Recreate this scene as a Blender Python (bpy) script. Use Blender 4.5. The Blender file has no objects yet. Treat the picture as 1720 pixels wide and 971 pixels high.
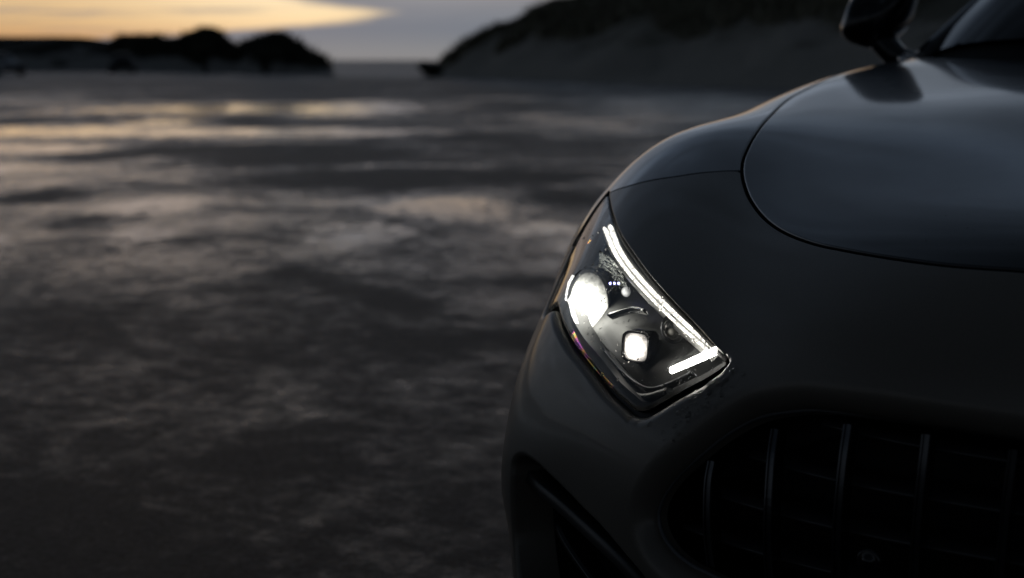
import bpy, bmesh, math, random
import numpy as np
from mathutils import Vector, Matrix
from mathutils.bvhtree import BVHTree

random.seed(7)
rng = np.random.default_rng(7)
SC = bpy.context.scene
COL = SC.collection

# ------------------------------------------------------------------ camera
# car frame = world frame: nose at y = 0 facing -Y, centre line x = 0, ground z = 0
CAM = np.array([.085, -1.44, .95])
LENS = 55.0
FPX = LENS * 1720 / 36
YAW = math.radians(29.0)
PITCH = math.atan(384.5 / FPX)
FW = np.array([-math.sin(YAW) * math.cos(PITCH), math.cos(YAW) * math.cos(PITCH), -math.sin(PITCH)])
RT = np.array([math.cos(YAW), math.sin(YAW), 0])
UP = np.cross(RT, FW)
cd = bpy.data.cameras.new('camera')
cd.lens = LENS
cd.sensor_width = 36
cd.clip_start = .05
cd.clip_end = 40000
cd.dof.use_dof = True
cd.dof.focus_distance = 1.83
cd.dof.aperture_fstop = 4.3
cam = bpy.data.objects.new('camera', cd)
cam.matrix_world = Matrix(((RT[0], UP[0], -FW[0], CAM[0]), (RT[1], UP[1], -FW[1], CAM[1]),
                           (RT[2], UP[2], -FW[2], CAM[2]), (0, 0, 0, 1)))
COL.objects.link(cam)
SC.camera = cam

# ------------------------------------------------------------------ sky, sun, exposure
SUN_AZ = math.radians(43.0)      # left of +Y
SUN_EL = math.radians(1.5)
W = bpy.data.worlds.new('World')
SC.world = W
W.use_nodes = True
SC.view_settings.view_transform = 'Standard'
SC.view_settings.look = 'None'
SC.view_settings.gamma = 1
SC.view_settings.exposure = 0
SC.view_settings.use_curve_mapping = False


class NT:
    """small helper to write node trees"""
    def __init__(s, tree):
        s.t = tree
        s.t.nodes.clear()

    def n(s, kind, **kw):
        nd = s.t.nodes.new(kind)
        for k, v in kw.items():
            if hasattr(nd, k) and not k.startswith('i_'):
                setattr(nd, k, v)
        return nd

    def put(s, sock, v):
        if isinstance(v, bpy.types.NodeSocket):
            s.t.links.new(v, sock)
        elif isinstance(v, (tuple, list)):
            sock.default_value = tuple(v) + ((1,) if len(v) == 3 and sock.type == 'RGBA' else ())
        else:
            sock.default_value = v

    def m(s, op, a, b=0, c=0, clamp=False):
        nd = s.n('ShaderNodeMath', operation=op)
        nd.use_clamp = clamp
        for i, x in enumerate((a, b, c)):
            s.put(nd.inputs[i], x)
        return nd.outputs[0]

    def step(s, x, lo, hi, a=0., b=1.):
        nd = s.n('ShaderNodeMapRange', interpolation_type='SMOOTHSTEP')
        for i, v in enumerate((x, lo, hi, a, b)):
            s.put(nd.inputs[i], v)
        return nd.outputs[0]

    def mix(s, f, a, b, blend='MIX'):
        nd = s.n('ShaderNodeMix', data_type='RGBA', blend_type=blend)
        s.put(nd.inputs[0], f)
        s.put(nd.inputs[6], a)
        s.put(nd.inputs[7], b)
        return nd.outputs[2]

    def ramp(s, f, stops, interp='LINEAR'):
        nd = s.n('ShaderNodeValToRGB')
        nd.color_ramp.interpolation = interp
        e = nd.color_ramp.elements
        while len(e) < len(stops):
            e.new(.5)
        for q, (p, c) in zip(e, stops):
            q.position = p
            q.color = tuple(c) + (1,) if not isinstance(c, (int, float)) else (c, c, c, 1)
        s.put(nd.inputs[0], f)
        return nd.outputs[0]

    def noise(s, vec, scale, detail=4., rough=.5, dist=0.):
        nd = s.n('ShaderNodeTexNoise')
        if vec is not None:
            s.put(nd.inputs['Vector'], vec)
        nd.inputs['Scale'].default_value = scale
        nd.inputs['Detail'].default_value = detail
        nd.inputs['Roughness'].default_value = rough
        nd.inputs['Distortion'].default_value = dist
        return nd.outputs['Fac']

    def mapping(s, vec, scale=(1, 1, 1), rot=(0, 0, 0), loc=(0, 0, 0)):
        nd = s.n('ShaderNodeMapping')
        s.put(nd.inputs[0], vec)
        nd.inputs['Location'].default_value = loc
        nd.inputs['Rotation'].default_value = rot
        nd.inputs['Scale'].default_value = scale
        return nd.outputs[0]


def build_world():
    t = NT(W.node_tree)
    tc = t.n('ShaderNodeTexCoord')
    d = tc.outputs['Generated']
    sep = t.n('ShaderNodeSeparateXYZ')
    t.put(sep.inputs[0], d)
    x, y, z = sep.outputs
    az = t.m('ARCTAN2', t.m('MULTIPLY', x, -1), y)
    zc = t.m('MAXIMUM', z, 0.)
    # overcast dusk deck: colour by height
    base = t.ramp(t.m('POWER', zc, .5), [
        (0.0, (.235, .23, .228)), (.08, (.215, .225, .235)), (.14, (.155, .185, .22)), (.20, (.185, .215, .25)),
        (.34, (.215, .25, .295)), (.46, (.215, .255, .315)), (.52, (.135, .172, .225)), (.58, (.068, .095, .138)),
        (.66, (.046, .064, .092)), (1., (.038, .050, .066))])
    # towards the sunset it is lighter, away from it night is coming up
    sunv = (-math.sin(SUN_AZ), math.cos(SUN_AZ), 0)
    dp = t.n('ShaderNodeVectorMath', operation='DOT_PRODUCT')
    t.put(dp.inputs[0], d)
    dp.inputs[1].default_value = sunv
    toward = t.step(dp.outputs['Value'], .55, 1., .28, 1.16)
    # cloud bands, flattened towards the horizon
    den = t.m('ADD', zc, .16)
    cx = t.m('DIVIDE', x, den)
    cy = t.m('DIVIDE', y, den)
    comb = t.n('ShaderNodeCombineXYZ')
    t.put(comb.inputs[0], cx)
    t.put(comb.inputs[1], cy)
    cl = t.noise(t.mapping(comb.outputs[0], (.7, 1.4, 1), (0, 0, YAW)), 2.2, 8, .58, .6)
    clm = t.ramp(cl, [(.30, .45), (.45, .80), (.55, 1.18), (.70, 2.0)])
    clm = t.mix(t.step(zc, .015, .10), (1, 1, 1), clm)
    c = t.mix(1., base, clm, 'MULTIPLY')
    tw = t.n('ShaderNodeCombineColor')
    for i in range(3):
        t.put(tw.inputs[i], toward)
    c = t.mix(1., c, tw.outputs[0], 'MULTIPLY')
    # the deck over the sunset is lit from below
    ga = t.m('DIVIDE', t.m('SUBTRACT', az, .70), .42)
    ge = t.m('DIVIDE', t.m('SUBTRACT', z, .088), .034)
    gr_ = t.m('ADD', t.m('MULTIPLY', ga, ga), t.m('MULTIPLY', ge, ge))
    glow = t.m('POWER', 2.718, t.m('MULTIPLY', gr_, -1.))
    glow = t.m('MULTIPLY', glow, t.step(cl, .36, .66, .35, 1.2))
    c = t.mix(t.m('MULTIPLY', glow, .45), c, (.44, .41, .37))
    # a second long break in the deck, above the dune
    ga = t.m('DIVIDE', t.m('SUBTRACT', az, .40), .22)
    ge = t.m('DIVIDE', t.m('SUBTRACT', z, .074), .023)
    g2 = t.m('POWER', 2.718, t.m('MULTIPLY', t.m('ADD', t.m('MULTIPLY', ga, ga), t.m('MULTIPLY', ge, ge)), -1.))
    c = t.mix(t.m('MULTIPLY', t.m('MULTIPLY', g2, t.step(cl, .34, .56, .55, 1.)), .9), c, (.86, .56, .31))
    # opening under the cloud deck at the sunset
    s = t.m('SUBTRACT', az, .585)
    comb2 = t.n('ShaderNodeCombineXYZ')
    t.put(comb2.inputs[0], az)
    t.put(comb2.inputs[1], t.m('MULTIPLY', z, 9.))
    nz = t.noise(comb2.outputs[0], 9., 5, .55)
    nz2 = t.noise(t.mapping(comb2.outputs[0], (1, 2.4, 1), (0, 0, 0), (3, 1, 0)), 7., 5, .6)
    dz = t.m('SUBTRACT', z, .0297)
    q = t.m('SUBTRACT', s, t.m('DIVIDE', t.m('MULTIPLY', dz, dz), .00165))
    q = t.m('ADD', q, t.m('MULTIPLY', t.m('SUBTRACT', nz, .5), .12))
    gap = t.step(q, -.012, .04)
    gap = t.m('MULTIPLY', gap, t.step(s, .28, .65, 1., 0.))
    streak = t.step(nz2, .52, .68, 1., .40)
    gap = t.m('MULTIPLY', gap, streak)
    gcol = t.ramp(t.m('MULTIPLY', z, 20.), [(0., (.62, .35, .21)), (.25, (.80, .50, .27)), (.5, (.96, .71, .40)),
                                            (.8, (1.0, .80, .50)), (1., (.95, .76, .50))])
    # brightest towards the tip of the opening, thinner light further left
    fade = t.step(s, .04, .24, 1.08, .74)
    fc = t.n('ShaderNodeCombineColor')
    t.put(fc.inputs[0], fade)
    t.put(fc.inputs[1], t.m('POWER', fade, 1.25))
    t.put(fc.inputs[2], t.m('POWER', fade, 1.6))
    gcol = t.mix(1., gcol, fc.outputs[0], 'MULTIPLY')
    c = t.mix(gap, c, gcol)
    # clear twilight sky through thin cloud
    sky = t.n('ShaderNodeTexSky', sky_type='NISHITA')
    sky.sun_disc = False
    sky.sun_elevation = SUN_EL
    sky.sun_rotation = 2 * math.pi - SUN_AZ
    sky.air_density = 1.2
    sky.dust_density = 2.0
    bg1 = t.n('ShaderNodeBackground')
    t.put(bg1.inputs[0], sky.outputs[0])
    bg1.inputs[1].default_value = .05
    bg2 = t.n('ShaderNodeBackground')
    t.put(bg2.inputs[0], c)
    bg2.inputs[1].default_value = 1.0
    mx = t.n('ShaderNodeMixShader')
    mx.inputs[0].default_value = .94
    t.t.links.new(bg1.outputs[0], mx.inputs[1])
    t.t.links.new(bg2.outputs[0], mx.inputs[2])
    out = t.n('ShaderNodeOutputWorld')
    t.t.links.new(mx.outputs[0], out.inputs[0])


build_world()
sl = bpy.data.lights.new('sun', 'SUN')
sl.energy = .004
sl.angle = math.radians(10)
sl.color = (1, .62, .34)
sun = bpy.data.objects.new('sun', sl)
sun.rotation_euler = Vector((math.sin(SUN_AZ) * math.cos(SUN_EL), -math.cos(SUN_AZ) * math.cos(SUN_EL),
                             -math.sin(math.radians(4)))).to_track_quat('-Z', 'Y').to_euler()
sun.location = (-60, 60, 20)
COL.objects.link(sun)

# ------------------------------------------------------------------ materials


def material(name):
    m = bpy.data.materials.new(name)
    m.use_nodes = True
    t = NT(m.node_tree)
    out = t.n('ShaderNodeOutputMaterial')
    return m, t, out


def principled(t, out, **kw):
    b = t.n('ShaderNodeBsdfPrincipled')
    for k, v in kw.items():
        t.put(b.inputs[k.replace('_', ' ')], v)
    t.t.links.new(b.outputs[0], out.inputs[0])
    return b


def plain(name, col, rough=.5, metal=0., spec=.5, grain=0., gscale=40., coat=0., crough=.05, bump=0., bscale=200.):
    m, t, out = material(name)
    co = t.n('ShaderNodeTexCoord').outputs['Object']
    c = col
    if grain:
        n = t.noise(co, gscale, 5, .6)
        c = t.mix(n, tuple(x * (1 - grain) for x in col), tuple(min(1, x * (1 + grain)) for x in col))
    kw = {'Base_Color': c, 'Roughness': rough, 'Metallic': metal, 'Specular_IOR_Level': spec,
          'Coat_Weight': coat, 'Coat_Roughness': crough}
    b = principled(t, out, **kw)
    if bump:
        bn = t.n('ShaderNodeBump')
        bn.inputs['Strength'].default_value = bump
        bn.inputs['Distance'].default_value = .004
        t.put(bn.inputs['Height'], t.noise(co, bscale, 3, .6))
        t.t.links.new(bn.outputs[0], b.inputs['Normal'])
    return m


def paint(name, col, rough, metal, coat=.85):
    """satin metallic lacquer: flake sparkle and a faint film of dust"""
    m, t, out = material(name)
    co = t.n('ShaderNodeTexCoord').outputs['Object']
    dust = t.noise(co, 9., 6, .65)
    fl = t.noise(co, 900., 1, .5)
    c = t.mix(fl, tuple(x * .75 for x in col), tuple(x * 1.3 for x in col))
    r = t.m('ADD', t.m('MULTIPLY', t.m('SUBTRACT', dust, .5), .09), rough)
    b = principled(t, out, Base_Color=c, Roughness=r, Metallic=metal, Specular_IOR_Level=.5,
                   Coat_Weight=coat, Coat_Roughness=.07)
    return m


def emission(name, col, strength, edge=None, power=2.):
    m, t, out = material(name)
    e = t.n('ShaderNodeEmission')
    e.inputs[0].default_value = tuple(col) + (1,)
    e.inputs[1].default_value = strength
    if edge is not None:
        # lamp lenses are brightest in the middle: object-space radius
        co = t.n('ShaderNodeTexCoord').outputs['Object']
        ln = t.n('ShaderNodeVectorMath', operation='LENGTH')
        t.put(ln.inputs[0], co)
        nz = t.noise(co, 160., 3, .6)
        rr = t.m('ADD', t.m('DIVIDE', ln.outputs['Value'], edge), t.m('MULTIPLY', t.m('SUBTRACT', nz, .5), .30))
        f = t.m('MULTIPLY', t.m('POWER', 2.718, t.m('MULTIPLY', t.m('POWER', rr, power), -5.)), strength)
        t.put(e.inputs[1], f)
    t.t.links.new(e.outputs[0], out.inputs[0])
    return m


def clear(name, tint=(1, 1, 1), ior=1.5, rough=.0, film=0.):
    """thin clear shell: see-through with mirror reflection by Fresnel"""
    m, t, out = material(name)
    fr = t.n('ShaderNodeFresnel')
    fr.inputs[0].default_value = ior
    tr = t.n('ShaderNodeBsdfTransparent')
    tr.inputs[0].default_value = tuple(tint) + (1,)
    gl = t.n('ShaderNodeBsdfGlossy')
    gl.inputs['Roughness'].default_value = rough
    mx = t.n('ShaderNodeMixShader')
    t.t.links.new(fr.outputs[0], mx.inputs[0])
    body = tr.outputs[0]
    if film:      # a wet, slightly hazed surface scatters a little of the light coming through it
        tl = t.n('ShaderNodeBsdfTranslucent')
        co = t.n('ShaderNodeTexCoord').outputs['Object']
        fm = t.n('ShaderNodeMixShader')
        t.put(fm.inputs[0], t.step(t.noise(co, 35., 5, .65), .3, .75, film * .4, film * 1.6))
        t.t.links.new(tr.outputs[0], fm.inputs[1])
        t.t.links.new(tl.outputs[0], fm.inputs[2])
        body = fm.outputs[0]
    t.t.links.new(body, mx.inputs[1])
    t.t.links.new(gl.outputs[0], mx.inputs[2])
    t.t.links.new(mx.outputs[0], out.inputs[0])
    return m


M = {}
M['paint'] = paint('satin_grey_paint', (.032, .034, .039), .34, .5)
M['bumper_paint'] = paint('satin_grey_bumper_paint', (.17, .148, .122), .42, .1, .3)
M['black_gloss'] = plain('black_gloss_plastic', (.008, .008, .009), .12, coat=.3)
M['black_matt'] = plain('black_matt_plastic', (.006, .006, .006), .6, spec=.3, grain=.3)
M['rubber'] = plain('black_rubber', (.006, .006, .006), .55, spec=.3)
M['tyre'] = plain('tyre_rubber', (.015, .015, .015), .75, grain=.3, bump=.3)
M['rim'] = plain('dark_alloy', (.08, .08, .085), .35, .9)
M['chrome_dark'] = plain('smoked_chrome', (.15, .152, .16), .30, 1.)
M['trim'] = plain('satin_trim', (.13, .13, .135), .4)
M['slat'] = plain('slat_plastic', (.05, .05, .052), .3, coat=.3)
M['blade'] = plain('blade_plastic', (.035, .034, .033), .42)
M['chrome'] = plain('bright_chrome', (.75, .75, .76), .07, 1.)
M['glass_dark'] = plain('tinted_glass', (.006, .008, .010), .04, spec=.15)
M['lens'] = clear('clear_lens', film=.016)
M['housing'] = plain('lamp_housing', (.008, .009, .009), .38, spec=.4, grain=.3, gscale=60)
M['bowl'] = plain('lamp_reflector', (.42, .44, .42), .16, 1., bump=1., bscale=70.)
M['drop'] = clear('water', (.92, .94, .95), 1.33)


def led_guide(name, col, lo, hi):
    """moulded light guide: prisms make it uneven along its length"""
    m, t, out = material(name)
    co = t.n('ShaderNodeTexCoord').outputs['Object']
    n = t.noise(co, 260., 3, .6)
    n2 = t.noise(co, 45., 2, .5)
    f = t.m('MULTIPLY', t.step(n, .38, .66, lo, hi), t.step(n2, .3, .6, .55, 1.))
    e = t.n('ShaderNodeEmission')
    e.inputs[0].default_value = tuple(col) + (1,)
    t.put(e.inputs[1], f)
    t.t.links.new(e.outputs[0], out.inputs[0])
    return m


def painted_fringe(name):
    """metal strip with the colours of dispersed light painted on by noise"""
    m, t, out = material(name)
    co = t.n('ShaderNodeTexCoord').outputs['Object']
    hue = t.ramp(t.noise(co, 55., 2, .5), [(.3, (.05, .06, .6)), (.42, (.5, .05, .6)), (.52, (.9, .35, .05)), (.62, (.75, .75, .15)), (.72, (.05, .4, .5))])
    principled(t, out, Base_Color=hue, Metallic=1., Roughness=.2)
    return m


M['led'] = led_guide('led_light_guide', (1., .97, .88), .7, 4.)
M['led_hook'] = led_guide('led_hook', (1., .98, .90), 14., 40.)


def bead(name):
    m, t, out = material(name)
    g = t.n('ShaderNodeBsdfGlass')
    g.inputs['IOR'].default_value = 1.33
    g.inputs['Roughness'].default_value = 0.
    t.t.links.new(g.outputs[0], out.inputs[0])
    return m


M['bead'] = bead('water_bead')
M['led_dot'] = emission('led_dot', (1., .98, .9), 6., .007, 3.)
M['painted_fringe'] = painted_fringe('painted_fringe_strip')
M['beam'] = emission('beam_lens', (1., .99, .88), 20., .050, 2.)
M['beam_sq'] = emission('matrix_lens', (1., .93, .84), 3.4, .0225, 4.)
M['seal_black'] = plain('lamp_seal', (.004, .004, .004), .5, spec=.25)
M['led_violet'] = emission('led_chip', (.42, .42, 1.), 10.)


# ------------------------------------------------------------------ helpers


def link(o, parent=None):
    COL.objects.link(o)
    if parent is not None:
        o.parent = parent
    return o


def mesh_obj(name, verts, faces, mat, parent=None, smooth=True, normals=None):
    me = bpy.data.meshes.new(name)
    me.from_pydata([tuple(map(float, v)) for v in verts], [], [tuple(map(int, f)) for f in faces])
    me.validate()
    me.update()
    if smooth:
        me.polygons.foreach_set('use_smooth', [True] * len(me.polygons))
    if normals is not None:
        me.normals_split_custom_set_from_vertices([tuple(map(float, n)) for n in normals])
    me.materials.append(mat)
    return link(bpy.data.objects.new(name, me), parent)


def tag(o, label=None, cat=None, group=None, kind=None):
    for k, v in (('label', label), ('category', cat), ('group', group), ('kind', kind)):
        if v:
            o[k] = v
    return o


def empty(name, loc=(0, 0, 0)):
    o = bpy.data.objects.new(name, None)
    o.location = loc
    o.empty_display_size = .2
    return link(o)


def nrm(v):
    v = np.asarray(v, float)
    return v / (np.linalg.norm(v, axis=-1, keepdims=True) + 1e-12)


def ray(px, py):
    return FW + RT * (px - 860) / FPX - UP * (py - 485.5) / FPX


def at(px, py, X=None, Y=None, Z=None):
    d = ray(px, py)
    i, val = (0, X) if X is not None else (1, Y) if Y is not None else (2, Z)
    return CAM + d * (val - CAM[i]) / d[i]


def spline(pts, n=None, step=None):
    """Catmull-Rom through points, any dimension"""
    P = np.asarray(pts, float)
    P = np.concatenate([2 * P[:1] - P[1:2], P, 2 * P[-1:] - P[-2:-1]])
    k = n or 8
    out = []
    for i in range(1, len(P) - 2):
        p0, p1, p2, p3 = P[i - 1:i + 3]
        for t in np.arange(k) / k:
            out.append(.5 * (2 * p1 + (p2 - p0) * t + (2 * p0 - 5 * p1 + 4 * p2 - p3) * t * t
                             + (3 * p1 - p0 - 3 * p2 + p3) * t ** 3))
    out.append(P[-2])
    return np.array(out)


def sweep(path, prof, side, normals_out, closed_prof=False, cap=True):
    """prof: (a, b) pairs; a along side[i], b along normals_out[i]"""
    V, Fc = [], []
    k = len(prof)
    for p, s, n in zip(path, side, normals_out):
        for a, b in prof:
            V.append(p + s * a + n * b)
    m = k if closed_prof else k - 1
    for i in range(len(path) - 1):
        for j in range(m):
            j2 = (j + 1) % k
            Fc.append((i * k + j, i * k + j2, (i + 1) * k + j2, (i + 1) * k + j))
    if cap and closed_prof:
        Fc.append(tuple(range(k - 1, -1, -1)))
        Fc.append(tuple((len(path) - 1) * k + j for j in range(k)))
    return V, Fc


def tube(path, r, n=8):
    path = np.asarray(path, float)
    T = nrm(np.gradient(path, axis=0))
    ref = np.array([0, 0, 1.]) if abs(T[0][2]) < .9 else np.array([1., 0, 0])
    S = nrm(np.cross(T, ref))
    B = np.cross(S, T)
    rr = np.broadcast_to(np.asarray(r, float), (len(path),))
    V = [path[i] + rr[i] * (math.cos(a) * S[i] + math.sin(a) * B[i]) for i in range(len(path))
         for a in np.arange(n) * 2 * math.pi / n]
    F = [(i * n + j, i * n + (j + 1) % n, (i + 1) * n + (j + 1) % n, (i + 1) * n + j)
         for i in range(len(path) - 1) for j in range(n)]
    F += [tuple(range(n - 1, -1, -1)), tuple((len(path) - 1) * n + j for j in range(n))]
    return V, F


def lathe(prof, origin, axis, n=32, ref=(0, 0, 1)):
    """prof: (radius, along axis)"""
    axis = nrm(axis)
    s = nrm(np.cross(axis, ref))
    b = np.cross(s, axis)
    V, F = [], []
    k = len(prof)
    for i in range(n):
        a = 2 * math.pi * i / n
        dirv = math.cos(a) * s + math.sin(a) * b
        for r_, h in prof:
            V.append(np.asarray(origin) + dirv * r_ + axis * h)
    for i in range(n):
        for j in range(k - 1):
            F.append((i * k + j, i * k + j + 1, ((i + 1) % n) * k + j + 1, ((i + 1) % n) * k + j))
    return V, F


def grid_faces(a, b, off=0):
    return [(off + i * b + j, off + i * b + j + 1, off + (i + 1) * b + j + 1, off + (i + 1) * b + j)
            for i in range(a - 1) for j in range(b - 1)]


def fnoise(x, y, seed=0):
    """cheap smooth value noise, numpy arrays"""
    x = np.asarray(x, float)
    y = np.asarray(y, float)
    xi, yi = np.floor(x), np.floor(y)
    fx, fy = x - xi, y - yi
    fx, fy = fx * fx * (3 - 2 * fx), fy * fy * (3 - 2 * fy)

    def h(a, b):
        return np.modf(np.abs(np.sin(a * 127.1 + b * 311.7 + seed * 74.7) * 43758.5453))[0]
    return (h(xi, yi) * (1 - fx) + h(xi + 1, yi) * fx) * (1 - fy) + (h(xi, yi + 1) * (1 - fx) + h(xi + 1, yi + 1) * fx) * fy


def fbm(x, y, seed=0, o=4):
    return sum(fnoise(x * 2 ** k, y * 2 ** k, seed + k) * .5 ** k for k in range(o)) / 2

# ------------------------------------------------------------------ ground and sea


def ground_material():
    m, t, out = material('wet_tarmac')
    co = t.n('ShaderNodeTexCoord').outputs['Object']
    big = t.noise(t.mapping(co, (1, 1, 1), (0, 0, YAW)), .75, 10, .66, .9)
    mid = t.noise(t.mapping(co, (1, .55, 1), (0, 0, YAW + .5), (11, 4, 0)), .17, 6, .6, .5)
    wetv = t.m('ADD', t.m('MULTIPLY', big, .5), t.m('MULTIPLY', mid, .5))
    rot = t.n('ShaderNodeVectorRotate', rotation_type='Z_AXIS')
    t.put(rot.inputs['Vector'], co)
    rot.inputs['Angle'].default_value = -YAW
    sep = t.n('ShaderNodeSeparateXYZ')
    t.put(sep.inputs[0], rot.outputs[0])
    wob = t.m('MULTIPLY', t.m('SUBTRACT', t.noise(co, 1.6, 7, .65), .5), 1.8)

    def cam_axes(px, py):
        g = at(px, py, Z=0)
        return (g[0] * math.cos(-YAW) - g[1] * math.sin(-YAW), g[0] * math.sin(-YAW) + g[1] * math.cos(-YAW))

    def blob(px, py, ra, rb):
        a, b = cam_axes(px, py)
        u_ = t.m('DIVIDE', t.m('SUBTRACT', sep.outputs[0], a), ra)
        v_ = t.m('DIVIDE', t.m('SUBTRACT', sep.outputs[1], b), rb)
        r_ = t.m('SQRT', t.m('ADD', t.m('MULTIPLY', u_, u_), t.m('MULTIPLY', v_, v_)))
        return t.step(t.m('ADD', r_, wob), .1, 1.3, 1., 0.)

    # standing water where the surface dips
    pud = None
    for px, py, ra, rb in ((770, 355, .42, .95), (905, 383, .26, .5), (600, 388, .35, .6), (233, 398, .22, .45),
                           (265, 345, .32, .8), (690, 350, .3, .7), (420, 182, 4.2, 4.5), (40, 222, 2.6, 2.2), (30, 250, 1.2, 1.4),
                           (330, 222, 3.2, 1.6), (270, 205, .9, 1.3), (570, 188, 1.6, 3.)):
        bl = blob(px, py, ra, rb)
        pud = bl if pud is None else t.m('MAXIMUM', pud, bl)
    fine = t.step(t.noise(co, 8., 9, .74), .42, .60)
    broad = t.step(t.noise(co, 2.2, 9, .72), .36, .56)
    nearf = t.step(sep.outputs[1], 11., 15.)
    pick = t.m('ADD', t.m('MULTIPLY', fine, t.m('SUBTRACT', 1., nearf)), t.m('MULTIPLY', broad, nearf))
    pud = t.m('MULTIPLY', pud, pick)
    # drained, drier strips
    dry = None
    for px, py, ra, rb in ((420, 258, 1.9, 2.2), (640, 302, 1.2, 1.6), (860, 300, 1.0, 1.2), (150, 370, .35, .5),
                           (60, 330, .35, .6), (1000, 330, .8, 1.)):
        bl = blob(px, py, ra, rb)
        dry = bl if dry is None else t.m('MAXIMUM', dry, bl)
    a1, b1 = cam_axes(290, 400)
    a2, b2 = cam_axes(800, 545)
    ln = math.hypot(a2 - a1, b2 - b1)
    nx, ny = -(b2 - b1) / ln, (a2 - a1) / ln
    dl = t.m('ADD', t.m('MULTIPLY', t.m('SUBTRACT', sep.outputs[0], a1), nx), t.m('MULTIPLY', t.m('SUBTRACT', sep.outputs[1], b1), ny))
    dl = t.m('ABSOLUTE', t.m('ADD', dl, t.m('MULTIPLY', wob, .12)))
    dry = t.m('MAXIMUM', dry, t.m('MULTIPLY', t.step(dl, .03, .20, .62, 0.), t.m('MULTIPLY', t.step(sep.outputs[0], a1 - .4, a1 + .5), t.step(t.noise(co, 1.3, 4, .6), .35, .6))))
    wetv = t.m('ADD', wetv, t.m('MULTIPLY', pud, .34))
    wetv = t.m('SUBTRACT', wetv, t.m('MULTIPLY', dry, .17))
    wetv = t.m('ADD', wetv, t.m('MULTIPLY', t.m('SUBTRACT', t.noise(co, 9., 9, .78), .5), .50))
    # sheen falloff put into wetness: drier near the camera, wettest midway, drier beyond
    wetv = t.m('ADD', wetv, t.m('ADD', t.step(sep.outputs[1], 2.2, 8., -.06, .11), t.m('ADD', t.step(sep.outputs[1], 9., 17., 0., -.10), t.step(sep.outputs[1], 28., 48., 0., -.08))))
    wet = t.step(wetv, .40, .74)
    agg = t.step(t.noise(co, 55., 6, .8), .30, .70)
    agg2 = t.noise(co, 14., 6, .65)
    c = t.mix(wet, t.mix(agg, (.004, .0048, .006), (.050, .056, .066)), t.mix(agg, (.006, .0065, .007), (.021, .022, .024)))
    r = t.m('ADD', t.step(wet, 0., 1., .42, .03), t.m('MULTIPLY', t.m('SUBTRACT', agg2, .5), .08))
    b = principled(t, out, Base_Color=c, Roughness=r, Specular_IOR_Level=t.step(wet, 0., .9, .03, .38))
    hgt = t.m('ADD', t.m('MULTIPLY', agg, .0022), t.m('MULTIPLY', agg2, .004))
    bn = t.n('ShaderNodeBump')
    t.put(bn.inputs['Strength'], t.step(wet, .1, 1., .8, .015))
    bn.inputs['Distance'].default_value = 1.
    t.put(bn.inputs['Height'], hgt)
    t.t.links.new(bn.outputs[0], b.inputs['Normal'])
    return m


def polar(px, dist):
    """ground point in the direction of photo column px at a depth along the view axis"""
    d = FW * np.array([1, 1, 0])
    d = d / np.linalg.norm(d) + RT * (px - 860) / FPX * 1.0
    return CAM * np.array([1, 1, 0]) + d * dist


edge = [polar(px, dd) for px, dd in ((-6000, 170), (-1500, 150), (0, 150), (420, 128), (540, 104), (580, 90), (640, 86),
                                     (720, 88), (800, 110), (1100, 130), (2500, 160), (6000, 260))]
edge = list(spline(edge, 6))
gv = [(p[0], p[1], 0) for p in edge]
n_e = len(gv)
# beach lip going down to the water
lip = [(p[0] + FW[0] * 6, p[1] + FW[1] * 6, -.45) for p in edge]
back = [(900, -300, 0), (700, -900, 0), (-700, -900, 0), (-900, -200, 0)]
V = gv + back + lip
F = [tuple(range(n_e + 4))[::-1]] + [(i, i + 1, n_e + 4 + i + 1, n_e + 4 + i) for i in range(n_e - 1)]
ground = tag(mesh_obj('ground', V, F, ground_material(), smooth=False), kind='structure')
bm = bmesh.new()
bm.from_mesh(ground.data)
bmesh.ops.recalc_face_normals(bm, faces=bm.faces)
if max(bm.faces, key=lambda f: f.calc_area()).normal.z < 0:
    bmesh.ops.reverse_faces(bm, faces=bm.faces)
bm.to_mesh(ground.data)
bm.free()


def sea_material():
    m, t, out = material('sea_water')
    co = t.n('ShaderNodeTexCoord').outputs['Object']
    n = t.noise(t.mapping(co, (.25, 1, 1), (0, 0, -YAW)), .5, 6, .6)
    b = principled(t, out, Base_Color=(.018, .030, .042), Roughness=.35, Specular_IOR_Level=.12)
    bn = t.n('ShaderNodeBump')
    bn.inputs['Strength'].default_value = .5
    bn.inputs['Distance'].default_value = .5
    t.put(bn.inputs['Height'], n)
    t.t.links.new(bn.outputs[0], b.inputs['Normal'])
    return m


R = 16000
tag(mesh_obj('sea', [(-R, -R, -.4), (R, -R, -.4), (R, R, -.4), (-R, R, -.4)], [(0, 1, 2, 3)], sea_material(), smooth=False),
    kind='structure')


# ------------------------------------------------------------------ dunes and headland


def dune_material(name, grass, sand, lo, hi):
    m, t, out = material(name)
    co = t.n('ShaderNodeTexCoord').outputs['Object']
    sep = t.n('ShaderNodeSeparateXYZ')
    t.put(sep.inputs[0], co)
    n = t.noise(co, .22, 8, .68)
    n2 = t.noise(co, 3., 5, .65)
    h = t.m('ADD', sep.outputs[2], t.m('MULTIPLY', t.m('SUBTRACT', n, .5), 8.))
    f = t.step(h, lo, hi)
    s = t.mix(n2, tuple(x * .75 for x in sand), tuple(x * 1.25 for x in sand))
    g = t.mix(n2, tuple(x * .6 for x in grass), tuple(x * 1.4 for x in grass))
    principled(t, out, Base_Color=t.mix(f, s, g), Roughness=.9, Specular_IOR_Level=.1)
    return m


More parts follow.
